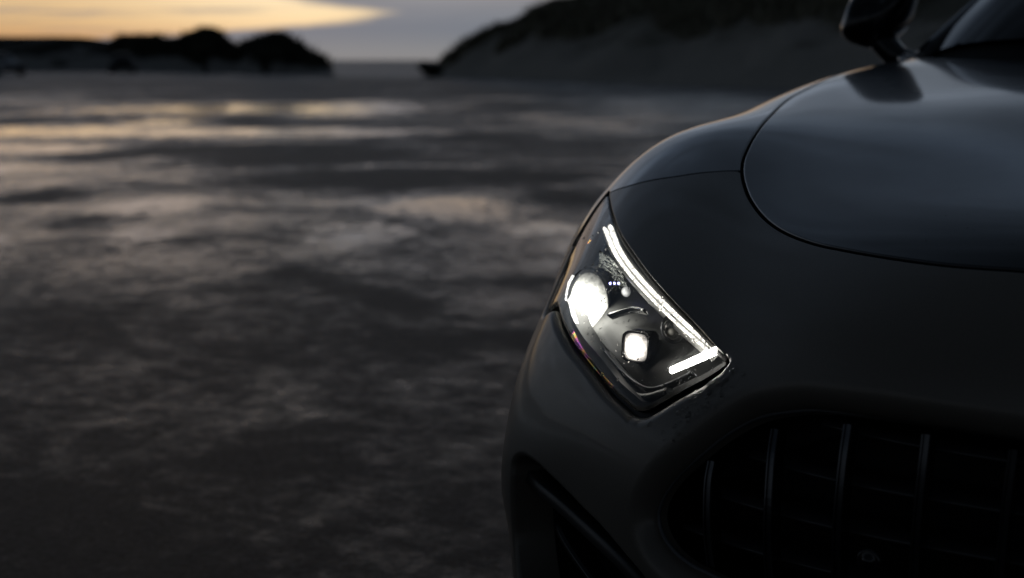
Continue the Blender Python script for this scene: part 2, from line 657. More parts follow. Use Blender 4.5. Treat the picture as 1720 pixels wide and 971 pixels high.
def ridge_terrain(name, cols, mat, seed, depth, rough):
    """cols: (px, base distance, ridge distance, ridge height); a real hill with a front, a crest and a back"""
    cols = spline(cols, 10)
    a = np.linspace(0, 1, 34)
    V = []
    P = np.zeros((len(cols), len(a), 3))
    for i, (px, db, dr, hr) in enumerate(cols):
        for j, t_ in enumerate(a):
            if t_ < .55:
                q = t_ / .55
                dist = db + (dr - db) * q
                hgt = hr * (q * q * (3 - 2 * q) * .55 + .45 * q)
            else:
                q = (t_ - .55) / .45
                dist = dr + depth * q
                hgt = hr * (1 - q * q * (3 - 2 * q))
            p = polar(px, dist)
            nz = (fbm(p[0] * .22, p[1] * .22, seed, 5) - .5) * rough * min(1, hgt / 1.2)
            P[i, j] = (p[0], p[1], max(-.3, hgt + nz) - (.12 if t_ in (0., 1.) else 0))
    V = P.reshape(-1, 3)
    o = mesh_obj(name, V, grid_faces(len(cols), len(a)), mat)
    return tag(o, kind='structure'), P


def hgt(y, dist):
    return (103 - y) / FPX * dist + .95


GRASS = (.20, .19, .15)
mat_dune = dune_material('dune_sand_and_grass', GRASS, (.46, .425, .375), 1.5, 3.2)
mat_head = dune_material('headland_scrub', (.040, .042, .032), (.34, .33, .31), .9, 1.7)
right = [(728, 90, 92, .02), (742, 89, 95, .35), (758, 88, 97, hgt(104, 97) * .8), (780, 86, 98, hgt(90, 98)), (808, 84, 98, hgt(74, 98)),
         (838, 81, 97, hgt(60, 97)), (880, 77, 96, hgt(48, 96)), (905, 75, 95, hgt(30, 95)), (940, 72, 94, hgt(17, 94)),
         (1000, 67, 92, hgt(10, 92)), (1060, 63, 90, hgt(2, 90)), (1130, 59, 88, hgt(-4, 88)), (1230, 54, 84, hgt(-18, 84)),
         (1350, 50, 80, hgt(-40, 80)), (1550, 44, 76, hgt(-70, 76)), (1800, 40, 72, hgt(-95, 72)), (2200, 36, 68, hgt(-120, 68)),
         (2900, 34, 66, 6.), (4200, 40, 70, 5.)]
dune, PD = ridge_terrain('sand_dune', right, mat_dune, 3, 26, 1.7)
left = [(-1800, 150, 165, 3.), (-900, 140, 156, 3.4), (-300, 134, 150, hgt(70, 150)), (0, 130, 146, hgt(76, 146)), (60, 129, 145, hgt(70, 145)), (170, 128, 143, hgt(68, 143)),
        (240, 126, 140, hgt(70, 140)), (300, 124, 137, hgt(69, 137)), (335, 121, 134, hgt(67, 134)), (352, 119, 132, hgt(59, 132)),
        (372, 117, 130, hgt(70, 130)), (393, 115, 127, hgt(88, 127)), (410, 114, 125, hgt(88, 125)), (428, 112, 122, hgt(75, 122)),
        (455, 110, 120, hgt(71, 120)), (482, 108, 117, hgt(75, 117)), (505, 106, 114, hgt(92, 114)), (532, 104, 110, hgt(107, 110)),
        (565, 102, 106, .15)]
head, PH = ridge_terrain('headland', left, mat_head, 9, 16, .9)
far = [(-600, 1500, 1700, 20), (-100, 1500, 1700, 26), (40, 1500, 1700, 26), (150, 1500, 1700, 25), (260, 1500, 1700, 14), (330, 1500, 1700, 1)]
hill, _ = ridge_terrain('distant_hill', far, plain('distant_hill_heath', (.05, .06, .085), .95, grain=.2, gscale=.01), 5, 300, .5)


def tufts(name, P, mat, count, jlo, jhi, blade, seed, label, cat, spread=.28):
    """marram clumps: fans of thin two-triangle blades on the upper slope"""
    r_ = np.random.default_rng(seed)
    V, F = [], []
    I = r_.integers(0, P.shape[0] - 1, count)
    J = r_.uniform(jlo, jhi, count)
    for i, jf in zip(I, J):
        j = int(jf)
        q0 = P[i, j]
        if fbm(q0[0] * .12, q0[1] * .12, seed, 3) < .42 + max(0, (11 - jf)) * .05 or q0[2] < .5:
            continue
        fa, fb = r_.random(), jf - j
        p = (P[i, j] * (1 - fa) + P[i + 1, j] * fa) * (1 - fb) + (P[i, j + 1] * (1 - fa) + P[i + 1, j + 1] * fa) * fb
        s = blade * r_.uniform(.5, 1.5)
        for _ in range(7):
            a = r_.uniform(0, 2 * math.pi)
            out = np.array([math.cos(a), math.sin(a), 0]) * s * r_.uniform(.15, .8)
            w = np.array([-math.sin(a), math.cos(a), 0]) * s * .11
            b0 = p + np.array([r_.normal() * spread * s, r_.normal() * spread * s, -.08])
            tip = b0 + out + np.array([0, 0, s * r_.uniform(.5, 1.)])
            midp = b0 + out * .35 + np.array([0, 0, s * .55])
            k = len(V)
            V += [b0 - w, b0 + w, midp + w * .8, midp - w * .8, tip]
            F += [(k, k + 1, k + 2, k + 3), (k + 3, k + 2, k + 4)]
    return tag(mesh_obj(name, V, F, mat, smooth=False), label, cat, kind='stuff')


mat_marram = plain('marram_grass', (.32, .30, .23), .8, spec=.1, grain=.5, gscale=1.)
mat_scrub = plain('headland_scrub_leaf', (.09, .092, .07), .8, spec=.1, grain=.5, gscale=1.)
tufts('dune_grass', PD, mat_marram, 12000, 6, 25, .6, 21, 'dark marram grass covering the top of the tall dune', 'grass')
tufts('headland_scrub', PH, mat_scrub, 6000, 7, 24, .7, 22, 'black scrub along the low headland by the sea', 'scrub')


def shrub(px, dist, w, h, seed, label):
    """a wind-cut bush: short stems and a crown of small leaf faces"""
    r_ = np.random.default_rng(seed)
    b = polar(px, dist)
    z0 = -.05
    root = empty('shrub', (b[0], b[1], 0))
    tag(root, label, 'shrub', None)
    V, F = [], []
    for k in range(5):
        a = r_.uniform(0, 2 * math.pi)
        tip = np.array([math.cos(a) * w * .3, math.sin(a) * w * .3, h * .7])
        v, f = tube(np.array([[0, 0, z0], tip * .5 + np.array([.05, 0, 0]), tip]), [.06, .04, .02], 6)
        F += [tuple(x + len(V) for x in q) for q in f]
        V += v
    mesh_obj('trunk', V, F, M['bark'], root)
    V, F = [], []
    cl = r_.normal(size=(26, 3))
    cl = nrm(cl) * r_.uniform(.3, 1, (26, 1)) * np.array([w * .5, w * .5, h * .42]) + np.array([0, 0, h * .55])
    for c in cl:
        for _ in range(60):
            p = c + r_.normal(size=3) * np.array([.13, .13, .10]) * w * .55
            p[2] = max(.05, p[2])
            a, bb = nrm(r_.normal(size=3)) * .09, nrm(r_.normal(size=3)) * .06
            k = len(V)
            V += [p - a, p + bb, p + a, p - bb]
            F.append((k, k + 1, k + 2, k + 3))
    mesh_obj('crown', V, F, mat_scrub, root, smooth=False)


M['bark'] = plain('shrub_bark', (.03, .025, .02), .9)
shrub(349, 118, 2.0, 2.5, 31, 'tallest dark bush on the low headland beside the notch in its skyline')
shrub(452, 109, 2.6, 2.3, 32, 'broad dark bush on the rounded seaward mound of the low headland')
shrub(724, 88.5, 1.7, .8, 33, 'small low bush at the foot of the tall dune beside the sea gap')

# ------------------------------------------------------------------ the sports car: base surface
NET_MM = [
  [(0,1600,948),(-220,1610,948),(-451,1670,946),(-663,1780,952),(-805,1900,953),(-888,1950,928),(-934,1981,865),(-961,2002,718),(-966,2001,413),(-946,2000,189)],
  [(0,1220,925),(-220,1230,925),(-451,1270,917),(-665,1339,915),(-809,1399,920),(-899,1430,886),(-954,1451,810),(-984,1450,667),(-986,1449,395),(-962,1447,192)],
  [(0,880,892),(-220,890,892),(-451,930,884),(-655,979,879),(-795,1019,875),(-899,1050,842),(-966,1059,776),(-998,1057,650),(-997,1056,418),(-977,1055,195)],
  [(0,580,852),(-220,590,852),(-441,640,843),(-635,719,842),(-779,779,853),(-895,809,828),(-967,816,748),(-1000,823,625),(-998,833,401),(-980,834,197)],
  [(0,330,812),(-210,345,811),(-421,420,801),(-605,519,801),(-745,587,814),(-865,625,786),(-952,633,704),(-983,649,588),(-981,672,383),(-969,694,199)],
  [(0,140,772),(-210,160,770),(-411,240,758),(-581,348,753),(-714,424,757),(-833,479,728),(-918,506,642),(-962,539,540),(-971,592,366),(-963,636,200)],
  [(0,35,710),(-200,50,705),(-391,115,690),(-551,217,681),(-681,292,678),(-797,351,649),(-896,392,576),(-953,446,479),(-960,532,335),(-953,598,201)],
  [(0,-10,640),(-190,3,637),(-371,55,627),(-521,137,613),(-648,203,603),(-761,264,574),(-865,322,509),(-942,388,423),(-955,485,303),(-947,572,202)],
  [(0,-12,530),(-190,-2,530),(-370,30,525),(-524,93,515),(-648,161,506),(-760,230,481),(-867,301,430),(-941,380,361),(-945,473,272),(-939,557,193)],
  [(0,0,400),(-190,8,400),(-370,35,400),(-531,89,398),(-661,154,393),(-768,226,380),(-866,300,350),(-927,380,302),(-930,472,243),(-930,552,184)],
  [(0,10,270),(-190,18,270),(-370,42,270),(-538,91,270),(-674,153,268),(-778,227,261),(-866,301,242),(-915,379,224),(-918,466,194),(-918,546,165)],
  [(0,0,140),(-190,7,140),(-380,30,140),(-545,83,140),(-678,147,141),(-780,222,142),(-853,296,144),(-889,378,145),(-897,459,145),(-896,540,145)],
]

NET = np.array(NET_MM, float) / 1000
for r_, dz in ((0, -.004), (1, -.012), (2, -.016), (3, -.014), (4, -.006)):
    NET[r_, 0, 2] += dz          # the middle of the hood lies lower between its two power lines
    NET[r_, 1, 2] += dz * .8

for r_, c_, dy in ((8, 2, -.007), (8, 3, -.013), (8, 4, -.012), (8, 5, -.006), (9, 3, -.008), (9, 4, -.007)):
    NET[r_, c_, 1] += dy         # the bumper face stands a little proud below the lamp


def basis(t, n):
    t = np.asarray(t, float)
    i = np.clip(np.floor(t).astype(int), 0, n - 2)
    f = t - i
    w = np.stack([(1 - f) ** 3, 3 * f ** 3 - 6 * f * f + 4, -3 * f ** 3 + 3 * f * f + 3 * f + 1, f ** 3], 1) / 6
    B = np.zeros((len(t), n + 2))
    for k in range(4):
        B[np.arange(len(t)), i + k] += w[:, k]
    return B


def dbasis(t, n):
    e = 1e-3
    return (basis(np.asarray(t) + e, n) - basis(np.asarray(t) - e, n)) / (2 * e)


def pad(Q, sym=True):
    Q = np.concatenate([2 * Q[:1] - Q[1:2], Q, 2 * Q[-1:] - Q[-2:-1]], 0)
    m = Q[:, 1:2] * np.array([-1, 1, 1]) if sym else 2 * Q[:, :1] - Q[:, 1:2]
    return np.concatenate([m, Q, 2 * Q[:, -1:] - Q[:, -2:-1]], 1)


class Surf:
    def __init__(s, net, sym=True, it=3):
        s.R, s.C = net.shape[:2]
        s.sym = sym
        Q = net.copy()
        for _ in range(it):
            s.P = pad(Q, sym)
            Q = Q + .9 * (net - s.grid(np.arange(s.R), np.arange(s.C)))
        s.P = pad(Q, sym)

    def grid(s, v, u):
        return np.einsum('ai,ijk,bj->abk', basis(v, s.R), s.P, basis(u, s.C), optimize=True)

    def grid_n(s, v, u):
        Bv, Bu = basis(v, s.R), basis(u, s.C)
        S = np.einsum('ai,ijk,bj->abk', Bv, s.P, Bu, optimize=True)
        du = np.einsum('ai,ijk,bj->abk', Bv, s.P, dbasis(u, s.C), optimize=True)
        dv = np.einsum('ai,ijk,bj->abk', dbasis(v, s.R), s.P, Bu, optimize=True)
        return S, nrm(np.cross(du, dv))

    def pts(s, vu):
        vu = np.atleast_2d(vu)
        Bv, Bu = basis(vu[:, 0], s.R), basis(vu[:, 1], s.C)
        S = np.einsum('ai,ijk,aj->ak', Bv, s.P, Bu, optimize=True)
        du = np.einsum('ai,ijk,aj->ak', Bv, s.P, dbasis(vu[:, 1], s.C), optimize=True)
        dv = np.einsum('ai,ijk,aj->ak', dbasis(vu[:, 0], s.R), s.P, Bu, optimize=True)
        return S, nrm(np.cross(du, dv))


BODY = Surf(NET)
GV, GU = np.linspace(0, 11, 265), np.linspace(0, 9, 217)
_S, _N = BODY.grid_n(GV, GU)
_bvh = {}


def bvh(off):
    if off not in _bvh:
        P = (_S - _N * off).reshape(-1, 3)
        _bvh[off] = (P, BVHTree.FromPolygons([tuple(p) for p in P], grid_faces(len(GV), len(GU))))
    return _bvh[off]


def cell_uv(hit, P):
    loc, nn, fi, dist = hit
    i, j = divmod(fi, len(GU) - 1)
    a, b, c, d = (P[i * len(GU) + j], P[i * len(GU) + j + 1], P[(i + 1) * len(GU) + j], P[(i + 1) * len(GU) + j + 1])
    A = np.stack([b - a, c - a], 1)
    sol = np.linalg.lstsq(A, np.array(loc) - a, rcond=None)[0]
    return (GV[i] + sol[1] * (GV[1] - GV[0]), GU[j] + sol[0] * (GU[1] - GU[0]))


def px_uv(px, py, off=0.):
    P, T = bvh(off)
    d = ray(px, py)
    h = T.ray_cast(Vector(CAM), Vector(nrm(d)))
    if h[0] is None:      # just off the silhouette: nearest body point to the sight line
        c = CAM + d * ((np.array([-.86, .5, .6]) - CAM) @ d / (d @ d))
        for _ in range(6):
            h = T.find_nearest(Vector(c))
            q = np.array(h[0])
            c = CAM + d * ((q - CAM) @ d / (d @ d))
    return cell_uv(h, P)


def px_line(pts, off=0., k=6):
    """trace on the photo -> smooth line in surface parameters"""
    return spline([px_uv(x, y, off) for x, y in pts], k)


def in_poly(vu, poly):
    y, x = vu[:, 0], vu[:, 1]
    inside = np.zeros(len(vu), bool)
    j = len(poly) - 1
    for i in range(len(poly)):
        yi, xi = poly[i]
        yj, xj = poly[j]
        if yi != yj:
            c = ((yi > y) != (yj > y)) & (x < (xj - xi) * (y - yi) / (yj - yi) + xi)
            inside ^= c
        j = i
    return inside


def seg_dist(P, line):
    """distance and nearest point from P (n,3) to polyline (m,3)"""
    best = np.full(len(P), 1e9)
    near = np.zeros_like(P)
    for a, b in zip(line[:-1], line[1:]):
        ab = b - a
        L2 = ab @ ab
        if L2 < 1e-14:
            continue
        t_ = np.clip(((P - a) @ ab) / L2, 0, 1)
        q = a + t_[:, None] * ab
        d = np.linalg.norm(P - q, axis=1)
        m = d < best
        best[m] = d[m]
        near[m] = q[m]
    return best, near


def panel(inside, borders, vr, ur, res=(44, 44), off=0., surf=None, mirror=True):
    """trimmed piece of the body skin with rolled edges.
    borders: (line in (v,u), roll radius, half gap, flange depth)"""
    surf = surf or BODY
    offn = off if callable(off) else (lambda X: np.full((len(X), 1), off))
    nv, nu = max(3, int((vr[1] - vr[0]) * res[0]) + 1), max(3, int((ur[1] - ur[0]) * res[1]) + 1)
    v, u = np.linspace(*vr, nv), np.linspace(*ur, nu)
    S, N = surf.grid_n(v, u)
    P, Nn = S.reshape(-1, 3), N.reshape(-1, 3)
    vu = np.stack(np.meshgrid(v, u, indexing='ij'), -1).reshape(-1, 2)
    ins = inside(vu)
    f = np.full(len(P), 1e9)
    kb = np.zeros(len(P), int)
    lines = []
    for k, (ln, r_, g_, dp) in enumerate(borders):
        L3 = surf.pts(ln)[0]
        lines.append(L3)
        d = np.full(len(P), .06)
        for a0 in range(0, len(L3) - 1, 6):      # coarse cull, a few segments at a time
            ch = L3[a0:a0 + 7]
            m = np.where(np.all((P > ch.min(0) - .06) & (P < ch.max(0) + .06), 1))[0]
            if len(m):
                d[m] = np.minimum(d[m], seg_dist(P[m], ch)[0])
        val = d - (r_ + g_)
        upd = val < f
        f[upd] = val[upd]
        kb[upd] = k
    dist_c = np.array([b[1] + b[2] for b in borders])
    f = np.where(ins, f, -(f + dist_c[kb]) - dist_c[kb])
    # marching squares
    keep = f > 0
    idx = np.arange(nv * nu).reshape(nv, nu)
    q = np.stack([idx[:-1, :-1], idx[:-1, 1:], idx[1:, 1:], idx[1:, :-1]], -1).reshape(-1, 4)
    kq = keep[q]
    full = q[kq.all(1)]
    part = q[kq.any(1) & ~kq.all(1)]
    verts = [P]
    norms = [Nn]
    newv, newn, cut = [], [], {}
    base = len(P)
    ev = np.zeros((0, 2))
    faces = [tuple(x) for x in full]
    bedges = []
    evu = []

    def crossing(a, b):
        key = (a, b) if a < b else (b, a)
        if key not in cut:
            a_, b_ = key
            t_ = f[a_] / (f[a_] - f[b_])
            t_ = min(.999, max(.001, t_))
            evu.append(vu[a_] * (1 - t_) + vu[b_] * t_)
            cut[key] = base + len(cut)
        return cut[key]
    for c in part:
        poly, cr = [], []
        for i in range(4):
            a, b = int(c[i]), int(c[(i + 1) % 4])
            if keep[a]:
                poly.append(a)
            if keep[a] != keep[b]:
                x_ = crossing(a, b)
                poly.append(x_)
                cr.append((x_, keep[a]))
        if len(poly) >= 3:
            faces.append(tuple(poly))
        if len(cr) == 2:
            # from leaving crossing to entering crossing
            s0 = next(x_ for x_, k_ in cr if k_)
            s1 = next(x_ for x_, k_ in cr if not k_)
            bedges.append((s0, s1))
    if evu:
        EP, EN = surf.pts(np.array(evu))
        bd = np.full(len(EP), 1e9)
        near = np.zeros_like(EP)
        kk = np.zeros(len(EP), int)
        for k, L3 in enumerate(lines):
            d, n_ = seg_dist(EP, L3)
            val = d - borders[k][1] - borders[k][2]
            m = val < bd
            bd[m], near[m], kk[m] = val[m], n_[m], k
        # slide the cut exactly onto the offset line
        T = near - EP
        T -= EN * np.sum(T * EN, 1, keepdims=True)
        T = nrm(T)
        rad = np.array([b[1] for b in borders])[kk][:, None]
        dep = np.array([b[3] for b in borders])[kk][:, None]
        offe = offn(EP)
        allP = [EP - EN * offe]
        allN = [EN]
        angs = [22.5, 45, 67.5, 90]
        for a in angs:
            a = math.radians(a)
            allP.append(EP + T * rad * math.sin(a) - EN * (rad * (1 - math.cos(a)) + offe))
            allN.append(EN * math.cos(a) + T * math.sin(a))
        allP.append(EP + T * rad - EN * (rad + dep + offe))
        allN.append(T)
        ne = len(EP)
        VV = np.concatenate([P - Nn * offn(P)] + allP)
        NN = np.concatenate([Nn] + allN)
        for a, b in bedges:
            for l in range(len(allP) - 1):
                o0, o1 = l * ne, (l + 1) * ne
                faces.append((b + o0, a + o0, a + o1, b + o1))
    else:
        VV, NN = P - Nn * offn(P), Nn
    used = np.unique(np.concatenate([np.array(x) for x in faces]))
    remap = -np.ones(len(VV), int)
    remap[used] = np.arange(len(used))
    faces = [tuple(remap[list(x)]) for x in faces]
    return VV[used], faces, NN[used]


FLIP = np.array([-1., 1, 1])


def mirrored(V, F, N=None):
    return V * FLIP, [tuple(reversed(f)) for f in F], None if N is None else N * FLIP


def both(V, F, N):
    V2, F2, N2 = mirrored(V, F, N)
    k = len(V)
    return np.concatenate([V, V2]), F + [tuple(i + k for i in f) for f in F2], np.concatenate([N, N2])


# ------------------------------------------------------------------ lines traced on the skin
hood_px = [(1356, 149), (1324, 167), (1296, 192), (1276, 215), (1257, 246), (1248, 268), (1246, 289), (1251, 313), (1262, 338),
           (1285, 367), (1318, 390), (1368, 409), (1419, 420), (1502, 434), (1586, 445), (1660, 451), (1719, 455)]
hood_l = np.array([px_uv(*p) for p in hood_px])
j_uv = px_uv(1246, 289)
hood_rear = np.array([(-.6, 4.12), (-.1, 4.12), (.25, 4.13), (.55, 4.15)])
hood_l = hood_l[np.argsort(np.arange(len(hood_l)))]
end = hood_l[-1]
hood_front = np.array([(end[0] + .06, end[1] * .6), (end[0] + .09, end[1] * .25), (end[0] + .10, 0.), (end[0] + .09, -.5)])
HOODLINE = spline(np.concatenate([hood_rear, hood_l, hood_front]), 8)
COWL = spline([(.03, -.5), (.03, 2), (.03, 4.5)], 12)
HOODPOLY = np.concatenate([HOODLINE, [(-.6, -.5)]])

fb_px = [(1247, 288), (1226, 287), (1188, 289.5), (1126, 298), (1063, 310.5), (1024, 324)]
fb = np.array([px_uv(*p) for p in fb_px])
tip = fb[-1]
hl_up_px = [(1021, 322), (1027, 356), (1040, 391), (1062, 425), (1088, 460), (1122, 499), (1157, 536), (1183, 564), (1204, 588), (1216, 598)]
hl_lo_px = [(1216, 598), (1217, 610), (1183, 634), (1139, 658), (1096, 684), (1078, 692), (1062, 692), (1049, 684), (1010, 646), (966, 590), (940, 548), (930, 515)]
HL_UP = px_line(hl_up_px)
lo = [px_uv(*p) for p in hl_lo_px]
l_end = np.array(lo[-1])
hid = [l_end + (-.16, .30), l_end + (-.45, .36), l_end * .55 + tip * .45 + (0, .42), l_end * .25 + tip * .75 + (0, .30)]
HL_LO = spline(lo + [tuple(h) for h in hid] + [tuple(HL_UP[0])], 7)
HLPOLY = np.concatenate([HL_UP, HL_LO])
side_front = np.array([HL_UP[0], l_end * .3 + tip * .7 + (.0, .62), (4.75, 7.3), (5.1, 8.2), (5.3, 9.6)])
FENDER_FRONT = np.concatenate([spline(fb, 8)])
FENDER_SIDE = spline(side_front, 8)
kJ = int(np.argmin(np.linalg.norm(HOODLINE - np.array(j_uv), axis=1)))
FENDER_IN = HOODLINE[:kJ + 1]
FENDERPOLY = np.concatenate([FENDER_IN, FENDER_FRONT, FENDER_SIDE, [(-.6, 9.6)]])
BUMPER_TOP = HOODLINE[kJ:]

GR_OFF = .026
gr_px = [(1719, 734), (1581, 714), (1509, 703), (1437, 694), (1375, 688), (1328, 690.5), (1274, 701), (1220, 730), (1162, 777),
         (1134, 805), (1112, 840), (1106, 870), (1114, 900), (1134, 928), (1162, 950), (1190, 964), (1230, 982), (1290, 1000)]
gr = [px_uv(x, y, GR_OFF) for x, y in gr_px]
g0, g1 = np.array(gr[0]), np.array(gr[-1])
GRLINE = spline([(g0[0] + .03, -.6), (g0[0] + .03, 0), (g0[0] + .02, g0[1] * .5)] + gr + [(g1[0] + .12, g1[1] * .6), (g1[0] + .16, .0), (g1[0] + .16, -.6)], 7)
in_px = [(869, 800), (871, 776), (884, 766), (905, 776), (941, 808), (981, 848), (1021, 888), (1072, 948), (1100, 985), (1118, 1025), (1100, 1052),
         (1020, 1050), (940, 1042), (896, 1020), (880, 970), (872, 905), (869, 850), (869, 800)]
INTAKE = px_line(in_px, 0.008, 6)
arch = []
P0, T0 = bvh(0.)
for a in np.linspace(-.35, math.pi + .35, 60):
    y_, z_ = .93 + .372 * math.cos(a), .335 + .372 * math.sin(a)
    h = T0.ray_cast(Vector((-2, y_, z_)), Vector((1, 0, 0)))
    if h[0] is not None:
        arch.append(cell_uv(h, P0))
ARCH = spline(arch, 3)
ARCHPOLY = np.concatenate([ARCH, [(ARCH[-1][0], 10.5), (ARCH[0][0], 10.5)]])


def IN(poly):
    return lambda vu: in_poly(vu, poly)


in_hood, in_fender, in_hl, in_gr, in_int, in_arch = (IN(p) for p in (HOODPOLY, FENDERPOLY, HLPOLY, GRLINE, INTAKE, ARCHPOLY))

car = tag(empty('sports_car', (0, 0, 0)), 'dark satin grey sports car with its headlight on, parked nose-on on the wet tarmac', 'car')

# body panels ------------------------------------------------------------------
R1, G1 = .0028, .0019
hood = mesh_obj('hood', *(lambda a: (a[0], a[1], M['paint'], car, True, a[2]))(both(*panel(
    in_hood, [(HOODLINE, R1, G1, .02), (COWL, .004, .0, .02)], (.0, 6.2), (0, 5.2)))))
fnd = panel(lambda q: in_fender(q) & ~in_hl(q) & ~in_arch(q),
            [(FENDER_IN, R1, G1, .02), (FENDER_FRONT, .0016, .0011, .02), (FENDER_SIDE, R1, G1, .02), (HL_LO, R1, G1, .03), (HL_UP, R1, G1, .03), (ARCH, .008, 0, .03)],
            (0, 6.), (3.0, 9), (40, 40))
mesh_obj('fender', fnd[0], fnd[1], M['paint'], car, True, fnd[2])
f2 = mirrored(*fnd)
mesh_obj('fender', f2[0], f2[1], M['paint'], car, True, f2[2])
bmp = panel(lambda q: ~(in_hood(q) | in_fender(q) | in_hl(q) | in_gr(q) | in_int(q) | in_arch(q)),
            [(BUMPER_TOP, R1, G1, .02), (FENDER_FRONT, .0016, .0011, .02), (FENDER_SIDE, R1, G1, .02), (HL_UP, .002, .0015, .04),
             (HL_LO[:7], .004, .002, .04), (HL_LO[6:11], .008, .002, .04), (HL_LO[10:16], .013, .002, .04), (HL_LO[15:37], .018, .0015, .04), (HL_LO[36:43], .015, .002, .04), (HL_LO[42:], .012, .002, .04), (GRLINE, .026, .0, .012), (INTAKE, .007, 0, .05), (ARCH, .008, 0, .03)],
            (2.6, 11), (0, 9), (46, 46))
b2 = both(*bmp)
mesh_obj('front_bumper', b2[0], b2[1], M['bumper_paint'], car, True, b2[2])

# black inner structure seen through the panel gaps
inn = panel(lambda q: ~(in_hl(q) | in_gr(q) | in_int(q) | in_arch(q)),
            [(HL_UP, 0, 0, .001), (HL_LO, 0, 0, .001), (GRLINE, .0, .0, .001), (INTAKE, 0, 0, .001), (ARCH, 0, 0, .001)], (0, 11), (0, 9), (22, 22), off=.03)
i2 = both(*inn)
mesh_obj('inner_structure', i2[0], i2[1], M['black_matt'], car, True, i2[2])

# ------------------------------------------------------------------ headlights


def add_pair(name, V, F, mat, parents, N=None, origin=None, smooth=True):
    V = np.asarray(V, float)
    o = np.zeros(3) if origin is None else np.asarray(origin, float)
    a = mesh_obj(name, V - o, F, mat, parents[0], smooth, N)
    a.location = o
    V2, F2, N2 = mirrored(V - o, F, N)
    b = mesh_obj(name, V2, F2, mat, parents[1], smooth, N2)
    b.location = o * FLIP
    return a, b


def hp(px, py, depth):
    q = px_uv(px, py, depth)
    p, n = BODY.pts(np.array(q))
    return p[0] - n[0] * depth, n[0]


HV, HU = (min(HLPOLY[:, 0]) - .1, max(HLPOLY[:, 0]) + .1), (min(HLPOLY[:, 1]) - .1, max(HLPOLY[:, 1]) + .1)
hs = panel(in_hl, [(HL_UP, 0, .004, -.046), (HL_LO, 0, .004, -.046)], HV, HU, (34, 34), off=.052)
head = add_pair('headlight', hs[0], hs[1], M['housing'], (car, car))
# black bezel: a frame just under the lens along its rim, and the seal in the gap


def rim_strip(line, d0, d1, lift0, lift1, inward):
    """ribbon following a line on the skin from offset d0 to d1 inside the lamp"""
    P, N = BODY.pts(line)
    c = P.mean(0)
    T = nrm(np.gradient(P, axis=0))
    S = nrm(np.cross(N, T))
    V = []
    for p, n, s in zip(P, N, S):
        V += [p + s * d0 * inward - n * lift0, p + s * d1 * inward - n * lift1]
    F = [(2 * i, 2 * i + 1, 2 * i + 3, 2 * i + 2) for i in range(len(P) - 1)]
    return V, F


mid = BODY.pts(np.array([px_uv(1075, 520)]))[0][0]
Pl, Nl = BODY.pts(HL_LO[len(HL_LO) // 3][None])
Tl = BODY.pts(HL_LO[len(HL_LO) // 3 + 1][None])[0][0] - Pl[0]
sgn_lo = 1. if np.dot(np.cross(Nl[0], Tl), mid - Pl[0]) > 0 else -1.
V, F = rim_strip(HL_LO, -.006, .016, .012, .011, sgn_lo)
V2, F2 = rim_strip(HL_LO, .016, .020, .011, .040, sgn_lo)
k = len(V)
add_pair('bezel', V + V2, F + [tuple(i + k for i in f) for f in F2], M['seal_black'], head)
Pu, Nu = BODY.pts(HL_UP[len(HL_UP) // 2][None])
Tu = BODY.pts(HL_UP[len(HL_UP) // 2 + 1][None])[0][0] - Pu[0]
sgn_up = 1. if np.dot(np.cross(Nu[0], Tu), mid - Pu[0]) > 0 else -1.
V, F = rim_strip(HL_UP, -.004, .004, .005, .006, sgn_up)
add_pair('seal', V, F, M['rubber'], head)
LOW3 = BODY.pts(HL_LO[:70])[0]


def lens_off(X):
    d = np.full(len(X), .2)
    m = np.all((X > LOW3.min(0) - .07) & (X < LOW3.max(0) + .07), 1)
    if m.any():
        d[m] = seg_dist(X[m], LOW3)[0]
    t_ = np.clip(1 - d / .06, 0, 1)
    return (.0012 + .0025 * t_ * t_ * (3 - 2 * t_))[:, None]


ls = panel(in_hl, [(HL_UP, .003, .0015, .004), (HL_LO, .006, .0035, .004)], HV, HU, (46, 46), off=lens_off)
lens = add_pair('lens', ls[0], ls[1], M['lens'], head, ls[2])


def guide(px_pts, depth, width, thick, k=8, taper=None):
    pts = spline(px_pts, k)
    PN = [hp(x, y, depth) for x, y in pts]
    P = np.array([a for a, b in PN])
    N = np.array([b for a, b in PN])
    for _ in range(3):
        P[1:-1] = (P[:-2] + 2 * P[1:-1] + P[2:]) / 4
    T = nrm(np.gradient(P, axis=0))
    S = nrm(np.cross(T, N))
    N = np.cross(S, T)
    w = np.full(len(P), width) if taper is None else np.linspace(width, width * taper, len(P))
    V, F = [], []
    prof = [(-.5, -1), (-.5, -.15), (-.36, 0), (.36, 0), (.5, -.15), (.5, -1)]
    for p, s, n, ww in zip(P, S, N, w):
        for a, b in prof:
            V.append(p + s * a * ww + n * b * thick)
    q = len(prof)
    for i in range(len(P) - 1):
        for j in range(q):
            F.append((i * q + j, i * q + (j + 1) % q, (i + 1) * q + (j + 1) % q, (i + 1) * q + j))
    F += [tuple(range(q)), tuple((len(P) - 1) * q + j for j in range(q))[::-1]]
    return V, F


brow = np.array([(1018, 380), (1033.5, 419), (1059.5, 455.7), (1090, 490), (1131, 531), (1165, 561.6), (1190, 583)])
bn_ = np.array([(.93, -.36), (.88, -.47), (.78, -.62), (.73, -.68), (.70, -.71), (.69, -.72), (.69, -.72)])
for o_, wd in ((-5.0, .0036), (4.6, .0046)):
    V, F = guide(brow + bn_ * o_, .014, wd, .006)
    add_pair('light_guide', V, F, M['led'], head)
V, F = guide([(1203, 586), (1182, 596), (1155, 608), (1125, 621)], .0048, .0095, .004, 6, .75)
add_pair('light_guide', V, F, M['led_hook'], head)
